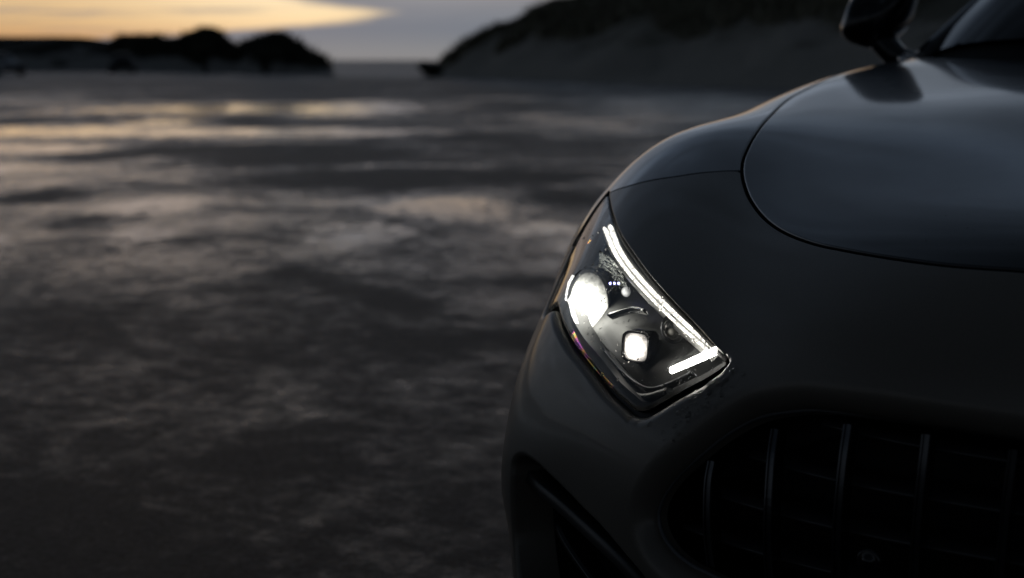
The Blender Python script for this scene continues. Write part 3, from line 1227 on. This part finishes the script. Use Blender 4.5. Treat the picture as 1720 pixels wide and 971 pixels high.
# tray that carries the brow
V, F = guide(brow + bn_ * 0., .021, .020, .018)
add_pair('light_tray', V, F, plain('light_tray', (.25, .25, .24), .35), head)
# ribbed trim between brow and lens edge
V, F = [], []
rib = spline(np.array([(1034, 372), (1047, 402), (1070, 438), (1098, 472), (1128, 503)]), 11)
for a, (x, y) in enumerate(rib):
    p, n = hp(x, y, .010)
    p2, n2 = hp(x + 6.5, y - 3.5, .008)
    t_ = nrm(p2 - p)
    s_ = np.cross(n, t_)
    kx = len(V)
    for w_, h_ in ((-.0009, -.01), (-.0009, 0), (.0009, 0), (.0009, -.01)):
        V += [p + s_ * w_ + n * h_, p2 + s_ * w_ + n * h_]
    F += [(kx, kx + 1, kx + 3, kx + 2), (kx + 2, kx + 3, kx + 5, kx + 4), (kx + 4, kx + 5, kx + 7, kx + 6)]
for o in add_pair('ribbed_trim', V, F, plain('frosted_plastic', (.30, .29, .27), .4), head, smooth=False):
    o['kind'] = 'stuff'

OUT = nrm(np.array([-.12, -1., .06]))


def dome(c, r_, axis, h_, n=28, sq=None):
    """domed lens; sq gives a rounded square outline"""
    axis = nrm(axis)
    s = nrm(np.cross(axis, (0, 0, 1)))
    b = np.cross(s, axis)
    V, F = [c + axis * h_], []
    rings = 7
    for k_ in range(1, rings + 1):
        f_ = k_ / rings
        for i in range(n):
            a = 2 * math.pi * i / n
            x, y = math.cos(a), math.sin(a)
            if sq:
                e = (abs(x) ** sq + abs(y) ** sq) ** (-1 / sq)
                x, y = x * e, y * e
            V.append(c + (s * x + b * y) * r_ * f_ + axis * h_ * math.sqrt(max(0, 1 - (f_ * .995) ** 2)))
    for i in range(n):
        F.append((0, 1 + i, 1 + (i + 1) % n))
        for k_ in range(rings - 1):
            o_ = 1 + k_ * n
            F.append((o_ + i, o_ + n + i, o_ + n + (i + 1) % n, o_ + (i + 1) % n))
    return V, F


def barrel(c, r_, axis, depth, sq=None, n=28):
    axis = nrm(axis)
    s = nrm(np.cross(axis, (0, 0, 1)))
    b = np.cross(s, axis)
    V, F = [], []
    prof = [(.99, -.002), (1.06, .004), (1.15, .004), (1.20, -.002), (1.22, -depth)]
    for i in range(n):
        a = 2 * math.pi * i / n
        x, y = math.cos(a), math.sin(a)
        if sq:
            e = (abs(x) ** sq + abs(y) ** sq) ** (-1 / sq)
            x, y = x * e, y * e
        for q, h_ in prof:
            V.append(c + (s * x + b * y) * r_ * q + axis * h_)
    q = len(prof)
    for i in range(n):
        for j in range(q - 1):
            F.append((i * q + j, i * q + j + 1, ((i + 1) % n) * q + j + 1, ((i + 1) % n) * q + j))
    return V, F


# main beam projector, its lens blown out by its own light
c, n = hp(990, 512, .036)
V, F = barrel(np.zeros(3), .030, OUT, .02)
V = [c + np.array([v[0], v[1], v[2] * 1.45]) for v in V]
pr = add_pair('projector', V, F, M['housing'], head)
V, F = dome(np.zeros(3), .030, OUT, .012)
V = [c + np.array([v[0] * 1.0, v[1], v[2] * 1.45]) for v in V]
add_pair('projector_lens', V, F, M['beam'], head, origin=c + np.array([-.008, -.005, -.005]))
# faceted reflector bowl beside it, catching its light
V, F = [], []
for i in range(15):
    a = math.radians(-75 + 150 * i / 14)
    for j in range(8):
        q = j / 7
        rr = .032 + .030 * q
        V.append(c + np.array([math.cos(a) * rr, .006 - .010 * q * q, math.sin(a) * rr * 1.25]))
add_pair('reflector', V, grid_faces(15, 8), M['bowl'], head)
# square matrix module
c, n = hp(1069, 583, .034)
V, F = barrel(c, .0165, OUT, .02, 5)
add_pair('projector', V, F, M['black_gloss'], head)
V, F = dome(c, .0165, OUT, .006, 32, 5)
add_pair('projector_lens', V, F, M['beam_sq'], head, origin=c)
# unlit round module near the inner end
c, n = hp(1133, 552, .030)
V, F = barrel(c, .0155, OUT, .02)
add_pair('projector', V, F, M['chrome_dark'], head)
V, F = dome(c, .0155, OUT, .009)
add_pair('projector_lens', V, F, plain('clear_projector_glass', (.03, .03, .028), .02, spec=.8, coat=1.), head)
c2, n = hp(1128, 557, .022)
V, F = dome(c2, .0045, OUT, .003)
add_pair('glowing_reflection', V, F, emission('reflection_glow', (1, .95, .8), 3., .0045), head, origin=c2)  # reflection in the module's glass, put in as a small glowing dome
# outer light bar seen at the lens edge
V, F = guide([(957, 468), (953, 495), (955, 522), (963, 548)], .012, .013, .004, 6)
add_pair('marker_light', V, F, led_guide('marker', (1, .99, .93), 1.2, 8.), head)
# strips along the lens edge, dispersed light painted in their colour
V, F = guide([(960, 556), (972, 580), (988, 604), (1006, 626), (1030, 650)], .010, .006, .004, 6, .5)
add_pair('painted_fringe_strip', V, F, M['painted_fringe'], head)
V, F = guide([(968, 440), (978, 420), (992, 400)], .012, .004, .004, 6, .5)
add_pair('painted_fringe_strip', V, F, M['painted_fringe'], head)
# small lamps
c, n = hp(1001, 382, .016)
V, F = dome(c, .0062, OUT, .004)
add_pair('small_lamp', V, F, M['led_dot'], head, origin=c)
c, n = hp(1052, 490, .026)
V, F = dome(c, .0068, OUT, .005)
add_pair('small_lamp', V, F, emission('small_lamp', (1, 1, .95), 6., .0075, 3.), head, origin=c)
for dx in (-7, 0, 7):
    c, n = hp(1032 + dx, 476, .028)
    V, F = dome(c, .0016, OUT, .001, 8)
    add_pair('led_chip', V, F, M['led_violet'], head)
# curved inner shelf and edge light
V, F = guide([(985, 590), (1010, 622), (1040, 650), (1075, 668), (1120, 655)], .018, .010, .012, 6)
add_pair('inner_shelf', V, F, M['housing'], head)
V, F = guide([(1012, 585), (1035, 615), (1062, 640), (1092, 652), (1125, 642), (1160, 624)], .024, .003, .01, 6)
add_pair('inner_rib', V, F, M['chrome_dark'], head)
V, F = guide([(1020, 528), (1040, 521), (1062, 516), (1080, 520)], .028, .004, .01, 6)
add_pair('inner_rib', V, F, M['chrome'], head)

# ------------------------------------------------------------------ grille


def skin_at_z(x, z, off, guess=8.):
    """body point at given x, z in the nose region, offset inwards"""
    P, T = bvh(off)
    h = T.ray_cast(Vector((x, -1, z)), Vector((0, 1, 0)))
    return np.array(h[0]) if h[0] is not None else np.array([x, .1, z])


P, N = BODY.pts(GRLINE)
keep = P[:, 0] <= .002
Pk, Nk = P[keep], N[keep]
rimP = Pk - Nk * .0265
full = np.concatenate([rimP, (rimP * FLIP)[::-1]])
# grille surround: thin satin trim round the opening
V, F = tube(np.concatenate([full, full[:2]]), .0028, 8)
grille = mesh_obj('grille', V, F, M['trim'], car)
# backing duct behind the slats
bk = panel(in_gr, [(GRLINE, 0, -.012, -.08)], (6.3, 11), (0, 4.5), (14, 14), off=.12)
b2 = both(*bk)
mesh_obj('duct', b2[0], b2[1], M['black_matt'], grille)

bars_px = [[(1194, 775), (1188, 810), (1186, 862), (1188, 910), (1193, 952)],
           [(1301, 721), (1294, 770), (1289, 850), (1288, 920), (1292, 985)],
           [(1423.5, 713), (1415, 770), (1408, 840), (1404, 910), (1403, 995)],
           [(1555, 730), (1547, 800), (1540, 870), (1535, 940), (1533, 1000)],
           [(1702, 756), (1693, 820), (1685, 890), (1678, 960), (1674, 1010)]]
bar_prof = [(-.0046, -.030), (-.0046, -.001), (-.0038, 0), (-.0024, 0), (-.0019, -.0035), (.0019, -.0035), (.0024, 0), (.0038, 0),
            (.0046, -.001), (.0046, -.030)]
tops = []


def bar(P):
    P = spline(P, 6)
    N = np.tile(np.array([0, -1., .1]), (len(P), 1))
    N = nrm(N)
    S = np.tile(np.array([1., 0, 0]), (len(P), 1))
    return sweep(P, bar_prof, S, N, True)


for bp in bars_px:
    P = np.array([hp(x, y, .024)[0] for x, y in bp])
    tops.append(P)
    V, F = bar(P)
    V = np.array(V)
    mesh_obj('vertical_bar', V, F, M['chrome_dark'], grille, smooth=False)
    mesh_obj('vertical_bar', V * FLIP, [tuple(reversed(f)) for f in F], M['chrome_dark'], grille, smooth=False)
ztop, zbot = tops[-1][0][2], tops[-1][-1][2]
for x in (-.125, -.045, .045, .125):
    P = np.array([skin_at_z(x, z, .024) for z in np.linspace(ztop + .004, zbot, 5)])
    V, F = bar(P)
    mesh_obj('vertical_bar', V, F, M['chrome_dark'], grille, smooth=False)
for z in (.575, .525, .475, .425, .375):
    xs = np.linspace(-.58, .58, 41)
    P = np.array([skin_at_z(-abs(x), z, .062) * np.array([1 if x < 0 else -1, 1, 1]) for x in xs])
    # keep the part inside the opening
    Pi, Ti = bvh(.062)
    inside = []
    for x in xs:
        h = Ti.ray_cast(Vector((-abs(x), -1, z)), Vector((0, 1, 0)))
        inside.append(h[0] is not None and in_poly(np.array([cell_uv(h, Pi)]), GRLINE)[0])
    P = P[np.array(inside)]
    if len(P) < 4:
        continue
    S = np.tile(np.array([0, -1., -.15]), (len(P), 1))
    Nn_ = np.tile(np.array([0, -.15, 1.]), (len(P), 1))
    V, F = sweep(P, [(-.03, -.002), (-.03, .002), (.009, .0022), (.011, .0), (.009, -.0022)], nrm(S), nrm(Nn_), True)
    mesh_obj('slat', V, F, M['slat'], grille)
# parking camera behind the grille
c, n = hp(1459, 942, .03)
V, F = lathe([(.0, .006), (.005, .006), (.006, .002), (.010, .003), (.013, .002), (.014, -.02)], c, OUT, 24)
mesh_obj('sensor', V, F, M['black_gloss'], grille)

# ------------------------------------------------------------------ corner air intake
hole = panel(in_int, [(INTAKE, 0, -.003, -.05)], (6.5, 11), (3.5, 9), (20, 20), off=.09)
intake = add_pair('air_intake', hole[0], hole[1], M['black_matt'], (car, car))


def blade(px_pts, depth, prof, mat, name='blade', k=6):
    pts = spline(px_pts, k)
    PN = [hp(x, y, depth) for x, y in pts]
    P = np.array([a for a, b in PN])
    N = np.array([b for a, b in PN])
    T = nrm(np.gradient(P, axis=0))
    S = nrm(np.cross(T, N))
    N = np.cross(S, T)
    V, F = sweep(P, prof, S, N, True)
    add_pair(name, V, F, mat, intake)


blade([(872, 788), (884, 800), (905, 822), (940, 852), (985, 893), (1030, 935), (1066, 972), (1094, 1006)], .022,
      [(-.009, -.03), (-.009, -.003), (-.007, 0), (.006, .002), (.009, -.001), (.009, -.03)], M['blade'])
blade([(930, 880), (948, 915), (975, 955), (1005, 995)], .050, [(-.004, -.03), (-.004, 0), (.004, .0), (.004, -.03)], M['black_gloss'], 'vane')

# ------------------------------------------------------------------ wing mirrors
MY = 2.08


def mirror_pair():
    # housing as stacked rounded sections, leading face towards the nose
    secs = []
    for f_, (xl, xr, zb, zt) in ((0., (1450, 1496, 70, 5)), (.18, (1433, 1518, 79, -20)), (.45, (1427, 1528, 83, -38)), (.75, (1426, 1530, 83, -44)), (1., (1428, 1528, 81, -42))):
        y = MY - .075 + .15 * f_
        a = at(xl, 45, Y=MY)
        b = at(xr, 45, Y=MY)
        c_ = at(1475, zb, Y=MY)[2]
        d_ = at(1475, zt, Y=MY)[2]
        secs.append((y, a[0], b[0], c_, d_))
    V, F = [], []
    n = 28
    for y, x0, x1, z0, z1 in secs:
        cx, cz, rx, rz = (x0 + x1) / 2, (z0 + z1) / 2, (x1 - x0) / 2, (z1 - z0) / 2
        for i in range(n):
            a = 2 * math.pi * i / n
            x, z = math.cos(a), math.sin(a)
            e = (abs(x) ** 3 + abs(z) ** 3) ** (-1 / 3)
            x, z = x * e, z * e
            # the outer end is raked and the underside slopes up to it
            V.append((cx + rx * x + .018 * z, y - .03 * x * x, cz + rz * z * (1 if z > 0 else 1 - .28 * max(0, -x) - .22 * max(0, x)) + .006 * x))
    F = grid_faces(len(secs), n)
    F += [(i * n + n - 1, i * n, (i + 1) * n, (i + 1) * n + n - 1) for i in range(len(secs) - 1)]
    V.append((np.mean([v[0] for v in V[:n]]), secs[0][0] - .018, np.mean([v[2] for v in V[:n]])))
    F += [(i, len(V) - 1, (i + 1) % n) for i in range(n)]
    F = [tuple(reversed(f)) for f in F]
    m = add_pair('wing_mirror', V, F, M['black_gloss'], (car, car))
    # mirror glass at the back
    base = (len(secs) - 1) * n
    G = [np.array(v) for v in V[base:base + n]]
    c_ = np.mean(G, axis=0)
    G = [c_ + (g - c_) * .93 + np.array([0, -.006, 0]) for g in G]
    add_pair('mirror_glass', G + [c_ + np.array([0, -.006, 0])], [(i, (i + 1) % n, n) for i in range(n)], M['chrome'], m)
    # arm, and a chrome cap added to catch a sunset glint
    a = at(1480, 82, Y=MY)
    b = at(1508, 96, Y=MY)
    c2 = at(1538, 108, Y=MY + .01)
    path = spline([a + (0, 0, .02), b, c2 + np.array([.005, .01, 0]), c2 + np.array([.03, .02, -.012])], 5)
    V, F = tube(path, np.linspace(.030, .020, len(path)), 14)
    V = [(v[0], MY + (v[1] - MY) * 1.8, v[2]) for v in V]
    add_pair('arm', V, F, M['black_gloss'], m)
    fp = at(1531, 104, Y=MY - .12)
    V, F = lathe([(.001, .030), (.008, .027), (.013, .018), (.015, 0), (.013, -.018), (.008, -.027), (.001, -.030)], fp, (1., .25, -.35), 20)
    add_pair('added_glint_cap', V, F, M['chrome'], m)


mirror_pair()

# ------------------------------------------------------------------ cabin


def patch(bottom, top, n=20, m=14, bulge=.0, out=(0, 0, 1)):
    B, T = spline(bottom, 8), spline(top, 8)
    t_ = np.linspace(0, 1, n)
    B = np.stack([np.interp(t_, np.linspace(0, 1, len(B)), B[:, k]) for k in range(3)], 1)
    T = np.stack([np.interp(t_, np.linspace(0, 1, len(T)), T[:, k]) for k in range(3)], 1)
    V = []
    for j in range(m):
        f_ = j / (m - 1)
        V += list(B * (1 - f_) + T * f_ + np.array(out) * bulge * 4 * f_ * (1 - f_))
    return np.array(V), grid_faces(m, n)


def sym(pts):
    pts = [np.array(p, float) for p in pts]
    return pts + [p * FLIP for p in pts[::-1] if abs(p[0]) > 1e-6]


ws_b = sym([(-.775, 1.97, .966), (-.68, 1.86, .984), (-.53, 1.76, .993), (-.28, 1.68, 1.0), (0, 1.66, 1.002)])
ws_t = sym([(-.585, 2.58, 1.262), (-.50, 2.52, 1.285), (-.40, 2.48, 1.298), (-.2, 2.44, 1.312), (0, 2.43, 1.316)])
V, F = patch(ws_b, ws_t, 30, 14, .03, (0, -.5, 1))
mesh_obj('windscreen', V, F, M['glass_dark'], car)
rf_b = sym([(-.57, 3.55, 1.21), (-.4, 3.6, 1.24), (-.2, 3.62, 1.25), (0, 3.63, 1.252)])
V, F = patch(ws_t, rf_b, 30, 14, .035)
mesh_obj('roof', V, F, M['paint'], car)
rw_b = sym([(-.66, 4.25, .98), (-.45, 4.33, .98), (-.2, 4.36, .985), (0, 4.37, .985)])
V, F = patch(rf_b, rw_b, 30, 12, .03)
mesh_obj('rear_window', V, F, M['glass_dark'], car)
dk = sym([(-.80, 4.58, .90), (-.5, 4.66, .93), (-.2, 4.69, .94), (0, 4.70, .94)])
V, F = patch(rw_b, dk, 30, 8, .01)
mesh_obj('tailgate', V, F, M['paint'], car)
# cowl panel between hood and glass
hr, hn = BODY.pts(np.array([(.03, q) for q in np.linspace(4.1, 0, 7)]))
cw_b = sym([tuple(p + np.array([0, .008, -.012])) for p in hr[:-1]] + [(0, hr[-1][1] + .008, hr[-1][2] - .012)])
V, F = patch(cw_b, [p + np.array([0, .01, -.008]) for p in ws_b], 40, 6, -.006)
mesh_obj('cowl_panel', V, F, M['black_matt'], car)
# A pillars and roof rail, one continuous run per side
run = spline([(-.800, 1.975, .950), (-.775, 2.02, .985), (-.70, 2.28, 1.115), (-.60, 2.60, 1.262), (-.575, 3.0, 1.285), (-.58, 3.5, 1.225), (-.67, 4.2, .995)], 10)
Tn = nrm(np.gradient(run, axis=0))
S_ = nrm(np.cross(Tn, np.array([0, 0, 1.])))
N_ = np.cross(S_, Tn)
V, F = sweep(run, [(-.026, -.015), (-.026, .006), (-.012, .016), (.012, .016), (.026, .006), (.026, -.015)], S_, N_, True)
add_pair('roof_pillar', V, F, M['paint'], (car, car))
# side glass
belt = [(-.82, 2.03, .955), (-.845, 2.6, .965), (-.86, 3.1, .975), (-.84, 3.6, .985), (-.74, 4.1, .985)]
top = [tuple(p) for p in run[8:-2:6]]
V, F = patch(belt, top, 24, 8, .015, (-1, 0, 0))
add_pair('side_window', V, F, M['glass_dark'], (car, car))
# flanks behind the front wheel arch
rear = np.array([
    [(-.80, 1.95, .945), (-.885, 1.97, .925), (-.935, 1.99, .865), (-.962, 2.0, .72), (-.966, 2.0, .41), (-.94, 2.0, .19)],
    [(-.83, 2.6, .955), (-.90, 2.6, .935), (-.940, 2.6, .87), (-.955, 2.6, .72), (-.950, 2.6, .42), (-.93, 2.6, .19)],
    [(-.85, 3.1, .965), (-.92, 3.1, .945), (-.955, 3.1, .88), (-.965, 3.1, .73), (-.955, 3.1, .43), (-.93, 3.1, .19)],
    [(-.82, 3.6, .985), (-.93, 3.6, .965), (-.985, 3.6, .89), (-.992, 3.6, .74), (-.985, 3.6, .45), (-.95, 3.6, .2)],
    [(-.72, 4.1, .985), (-.88, 4.1, .955), (-.965, 4.1, .87), (-.985, 4.1, .72), (-.97, 4.1, .45), (-.92, 4.1, .22)],
    [(-.78, 4.5, .92), (-.85, 4.5, .905), (-.90, 4.5, .83), (-.91, 4.52, .68), (-.91, 4.52, .45), (-.88, 4.5, .25)],
    [(-.60, 4.68, .92), (-.66, 4.70, .89), (-.70, 4.71, .82), (-.72, 4.72, .67), (-.72, 4.70, .45), (-.70, 4.66, .27)],
    [(0, 4.72, .93), (0, 4.735, .89), (0, 4.74, .82), (0, 4.74, .67), (0, 4.72, .45), (0, 4.68, .27)]])
FL = Surf(rear, sym=False)
S_, N_ = FL.grid_n(np.linspace(0, 2, 30), np.linspace(0, 5, 30))
add_pair('door', S_.reshape(-1, 3), [tuple(reversed(f)) for f in grid_faces(30, 30)], M['paint'], (car, car), -N_.reshape(-1, 3) if N_[5, 20][0] > 0 else N_.reshape(-1, 3))
S_, N_ = FL.grid_n(np.linspace(2.02, 7, 60), np.linspace(0, 5, 30))
flat = S_.reshape(-1, 3)
fcs = [f for f in grid_faces(60, 30) if not any((flat[i][1] - 3.63) ** 2 + (flat[i][2] - .345) ** 2 < .375 ** 2 for i in f)]
add_pair('rear_quarter', flat, [tuple(reversed(f)) for f in fcs], M['paint'], (car, car), -N_.reshape(-1, 3) if N_[5, 20][0] > 0 else N_.reshape(-1, 3))
V, F = sweep(spline([(-.55, 4.715, .80), (-.70, 4.715, .80), (-.86, 4.60, .80)], 6), [(-.03, 0), (-.03, .012), (.03, .012), (.03, 0)],
             np.tile(np.array([0, 0, 1.]), (13, 1)), np.tile(nrm(np.array([-.35, 1., 0])), (13, 1)), True)
add_pair('tail_light', V, F, plain('red_lens', (.12, .005, .004), .15, coat=.5), (car, car))
# floor
mesh_obj('underbody', [(-.72, .35, .16), (.72, .35, .16), (.72, 4.6, .2), (-.72, 4.6, .2)], [(0, 1, 2, 3)], M['black_matt'], car, False)


def wheel(x, y, sgn):
    ax = np.array([sgn, 0, 0.])
    c = np.array([x, y, .345])
    pr_t = [(.235, -.13), (.245, -.14), (.315, -.142), (.338, -.13), (.345, -.10), (.345, .10), (.338, .13), (.315, .142), (.245, .14), (.235, .13)]
    V, F = lathe(pr_t, c, ax, 48)
    w = mesh_obj('wheel', V, F, M['tyre'], car)
    V, F = lathe([(.235, -.13), (.228, -.10), (.222, .10), (.232, .125), (.242, .132), (.236, .138), (.226, .128), (.215, .10), (.215, -.10)], c, ax, 48)
    mesh_obj('rim', V, F, M['rim'], w)
    for k_ in range(10):
        a = 2 * math.pi * k_ / 10
        d = np.array([0, math.cos(a), math.sin(a)])
        e = np.array([0, -math.sin(a), math.cos(a)])
        V = []
        for rr, wd, off_ in ((.03, .020, .085), (.12, .013, .10), (.225, .017, .118)):
            for s1, s2 in ((-1, 0), (1, 0), (1, -1), (-1, -1)):
                V.append(c + d * rr + e * wd * s1 + ax * (off_ + .03 * s2))
        F = [(i * 4 + j, i * 4 + (j + 1) % 4, (i + 1) * 4 + (j + 1) % 4, (i + 1) * 4 + j) for i in range(2) for j in range(4)]
        mesh_obj('spoke', V, F, M['rim'], w, False)
    V, F = lathe([(0, .10), (.03, .098), (.036, .085), (.036, .06)], c, ax, 20)
    mesh_obj('hub', V, F, M['black_gloss'], w)
    V, F = lathe([(.06, .02), (.19, .02), (.19, -.01), (.06, -.01)], c, ax, 40)
    mesh_obj('brake_disc', V, F, M['rim'], w)


for x, sg in ((-.835, -1), (.835, 1)):
    wheel(x, .93, sg)
    wheel(x, 3.63, sg)
    V, F = lathe([(.0, 0), (.37, 0), (.372, .28)], (x * .82 + (-sg) * .0, .93, .335), (sg, 0, 0), 40)
    mesh_obj('wheel_arch_liner', V, F, M['black_matt'], car)

# ------------------------------------------------------------------ rain drops on the skin


def drops(name, spots, parent, off, mat):
    V, F = [], []
    for q, r_ in spots:
        p, n = BODY.pts(np.array(q))
        p, n = p[0] - n[0] * off, n[0]
        s = nrm(np.cross(n, (0.3, .1, 1)))
        b = np.cross(n, s)
        el = random.uniform(1., 1.7)
        k_ = len(V)
        V.append(p + n * r_ * .62)
        nn = 8
        for f_, h_ in ((.45, .54), (.8, .32), (1., -.05)):
            for i in range(nn):
                a = 2 * math.pi * i / nn
                V.append(p + s * math.cos(a) * r_ * f_ + b * math.sin(a) * r_ * f_ * el + n * r_ * h_)
        for i in range(nn):
            F.append((k_, k_ + 1 + i, k_ + 1 + (i + 1) % nn))
            for l in range(2):
                F.append((k_ + 1 + l * nn + i, k_ + 1 + (l + 1) * nn + i, k_ + 1 + (l + 1) * nn + (i + 1) % nn, k_ + 1 + l * nn + (i + 1) % nn))
    o = mesh_obj(name, V, F, mat, parent)
    o['kind'] = 'stuff'
    return o


spots = []
while len(spots) < 95:
    t_ = abs(random.gauss(0, .5))
    if t_ > 1.3:
        continue
    a, b = random.random(), random.gauss(0, 1)
    x = 1215 - 95 * t_ * 1.1 + b * 14 + 10
    y = 625 + 95 * t_ + random.gauss(0, 12) + max(0, (x - 1190)) * .0
    if y < 655 - (x - 1145) * .55 + 12 or x > 1252 or y > 780:
        continue
    spots.append((px_uv(x, y), random.choice((.0009, .0012, .0016, .0016, .0022, .0028))))
drops('rain_drop', spots, car, 0., M['bead'])
spots = []
while len(spots) < 230:
    x, y = random.uniform(960, 1200), random.uniform(380, 665)
    q = px_uv(x, y)
    if not in_poly(np.array([q]), HLPOLY)[0] or random.random() > (.25 + .75 * ((y - 380) / 285) ** 1.5):
        continue
    spots.append((q, random.choice((.0005, .0007, .0009, .0012, .0016))))
drops('rain_drop', spots, car, .001, M['bead'])
spots = [(px_uv(random.uniform(1260, 1715), random.uniform(350, 640)), random.choice((.0005, .0007, .001))) for _ in range(40)]
drops('rain_drop', spots, car, 0., M['bead'])

# ------------------------------------------------------------------ parked cars far across the lot


def parked_car(loc, rz, label, col, height, estate):
    root = empty('parked_car', loc)
    root.rotation_euler.z = rz
    tag(root, label, 'car', 'cars parked by the dunes')
    mat = plain('car_paint', col, .45, .0, spec=.2)
    ys = np.array([-2.15, -2.05, -1.3, -.95, 0, 1.2, 1.9, 2.1])
    tz = np.array([.62, .72, .88, .92, .93, .95, .92, .70])
    hw = np.array([.72, .82, .88, .89, .90, .89, .86, .78])
    V = []
    cs = 12
    for y, z1, w in zip(ys, tz, hw):
        for i in range(cs):
            a = math.pi * i / (cs - 1)
            x, q = math.cos(a), math.sin(a)
            V.append((w * np.sign(x) * abs(x) ** .35, y, .28 + (z1 - .28) * q ** .35))
    F = grid_faces(len(ys), cs) + [tuple(range(cs)), tuple((len(ys) - 1) * cs + i for i in range(cs))[::-1]]
    F += [(i * cs, i * cs + cs - 1, (i + 1) * cs + cs - 1, (i + 1) * cs) for i in range(len(ys) - 1)]
    mesh_obj('body', V, F, mat, root)
    ys2 = np.array([-1.0, -.35, .3, 1.2, 1.95 if estate else 1.6])
    tz2 = np.array([.93, height - .07, height, height - .02, height - .16 if estate else 1.0])
    V = []
    for y, z1 in zip(ys2, tz2):
        for i in range(cs):
            a = math.pi * i / (cs - 1)
            x, q = math.cos(a), math.sin(a)
            t_ = q ** .5
            V.append(((.80 - .20 * t_ * (z1 - .9) / .5) * np.sign(x) * abs(x) ** .4, y, .90 + (z1 - .90) * t_))
    mesh_obj('cabin', V, grid_faces(len(ys2), cs) + [tuple(range(cs)), tuple((len(ys2) - 1) * cs + i for i in range(cs))[::-1]], M['black_matt'] if estate else M['glass_dark'], root)
    V = []
    for y, z1 in zip(ys2[1:4], tz2[1:4]):
        for i in range(7):
            V.append((-.58 + 1.16 * i / 6, y, z1 + .012 - .02 * ((i - 3) / 3) ** 2))
    mesh_obj('roof', V, grid_faces(3, 7), mat, root)
    for x in (-.80, .80):
        for y in (-1.35, 1.35):
            V, F = lathe([(.0, .10), (.18, .10), (.20, .115), (.29, .115), (.315, .09), (.315, -.09), (.28, -.11)], (x, y, .315), (1 if x > 0 else -1, 0, 0), 20)
            mesh_obj('wheel', V, F, M['tyre'], root)
        for y, mt in ((-2.12, M['chrome_dark']), (2.07, plain('tail_lens', (.10, .004, .004), .2))):
            V = [(x * .85 + dx, y, .66 + dz) for dx in (-.12, .12) for dz in (-.05, .05)] + [(x * .85 + dx, y * .94, .66 + dz) for dx in (-.12, .12) for dz in (-.05, .05)]
            mesh_obj('lamp', V, [(0, 1, 3, 2), (4, 6, 7, 5), (0, 4, 5, 1), (2, 3, 7, 6), (0, 2, 6, 4), (1, 5, 7, 3)], mt, root, False)


p = polar(4, 96)
parked_car((p[0], p[1], 0), math.radians(75), 'low parked car with pale roof at the foot of the low headland', (.5, .5, .52), 1.38, False)
p = polar(213, 118)
parked_car((p[0], p[1], 0), math.radians(38), 'small black parked car seen end-on against the low headland', (.01, .01, .011), 1.45, True)
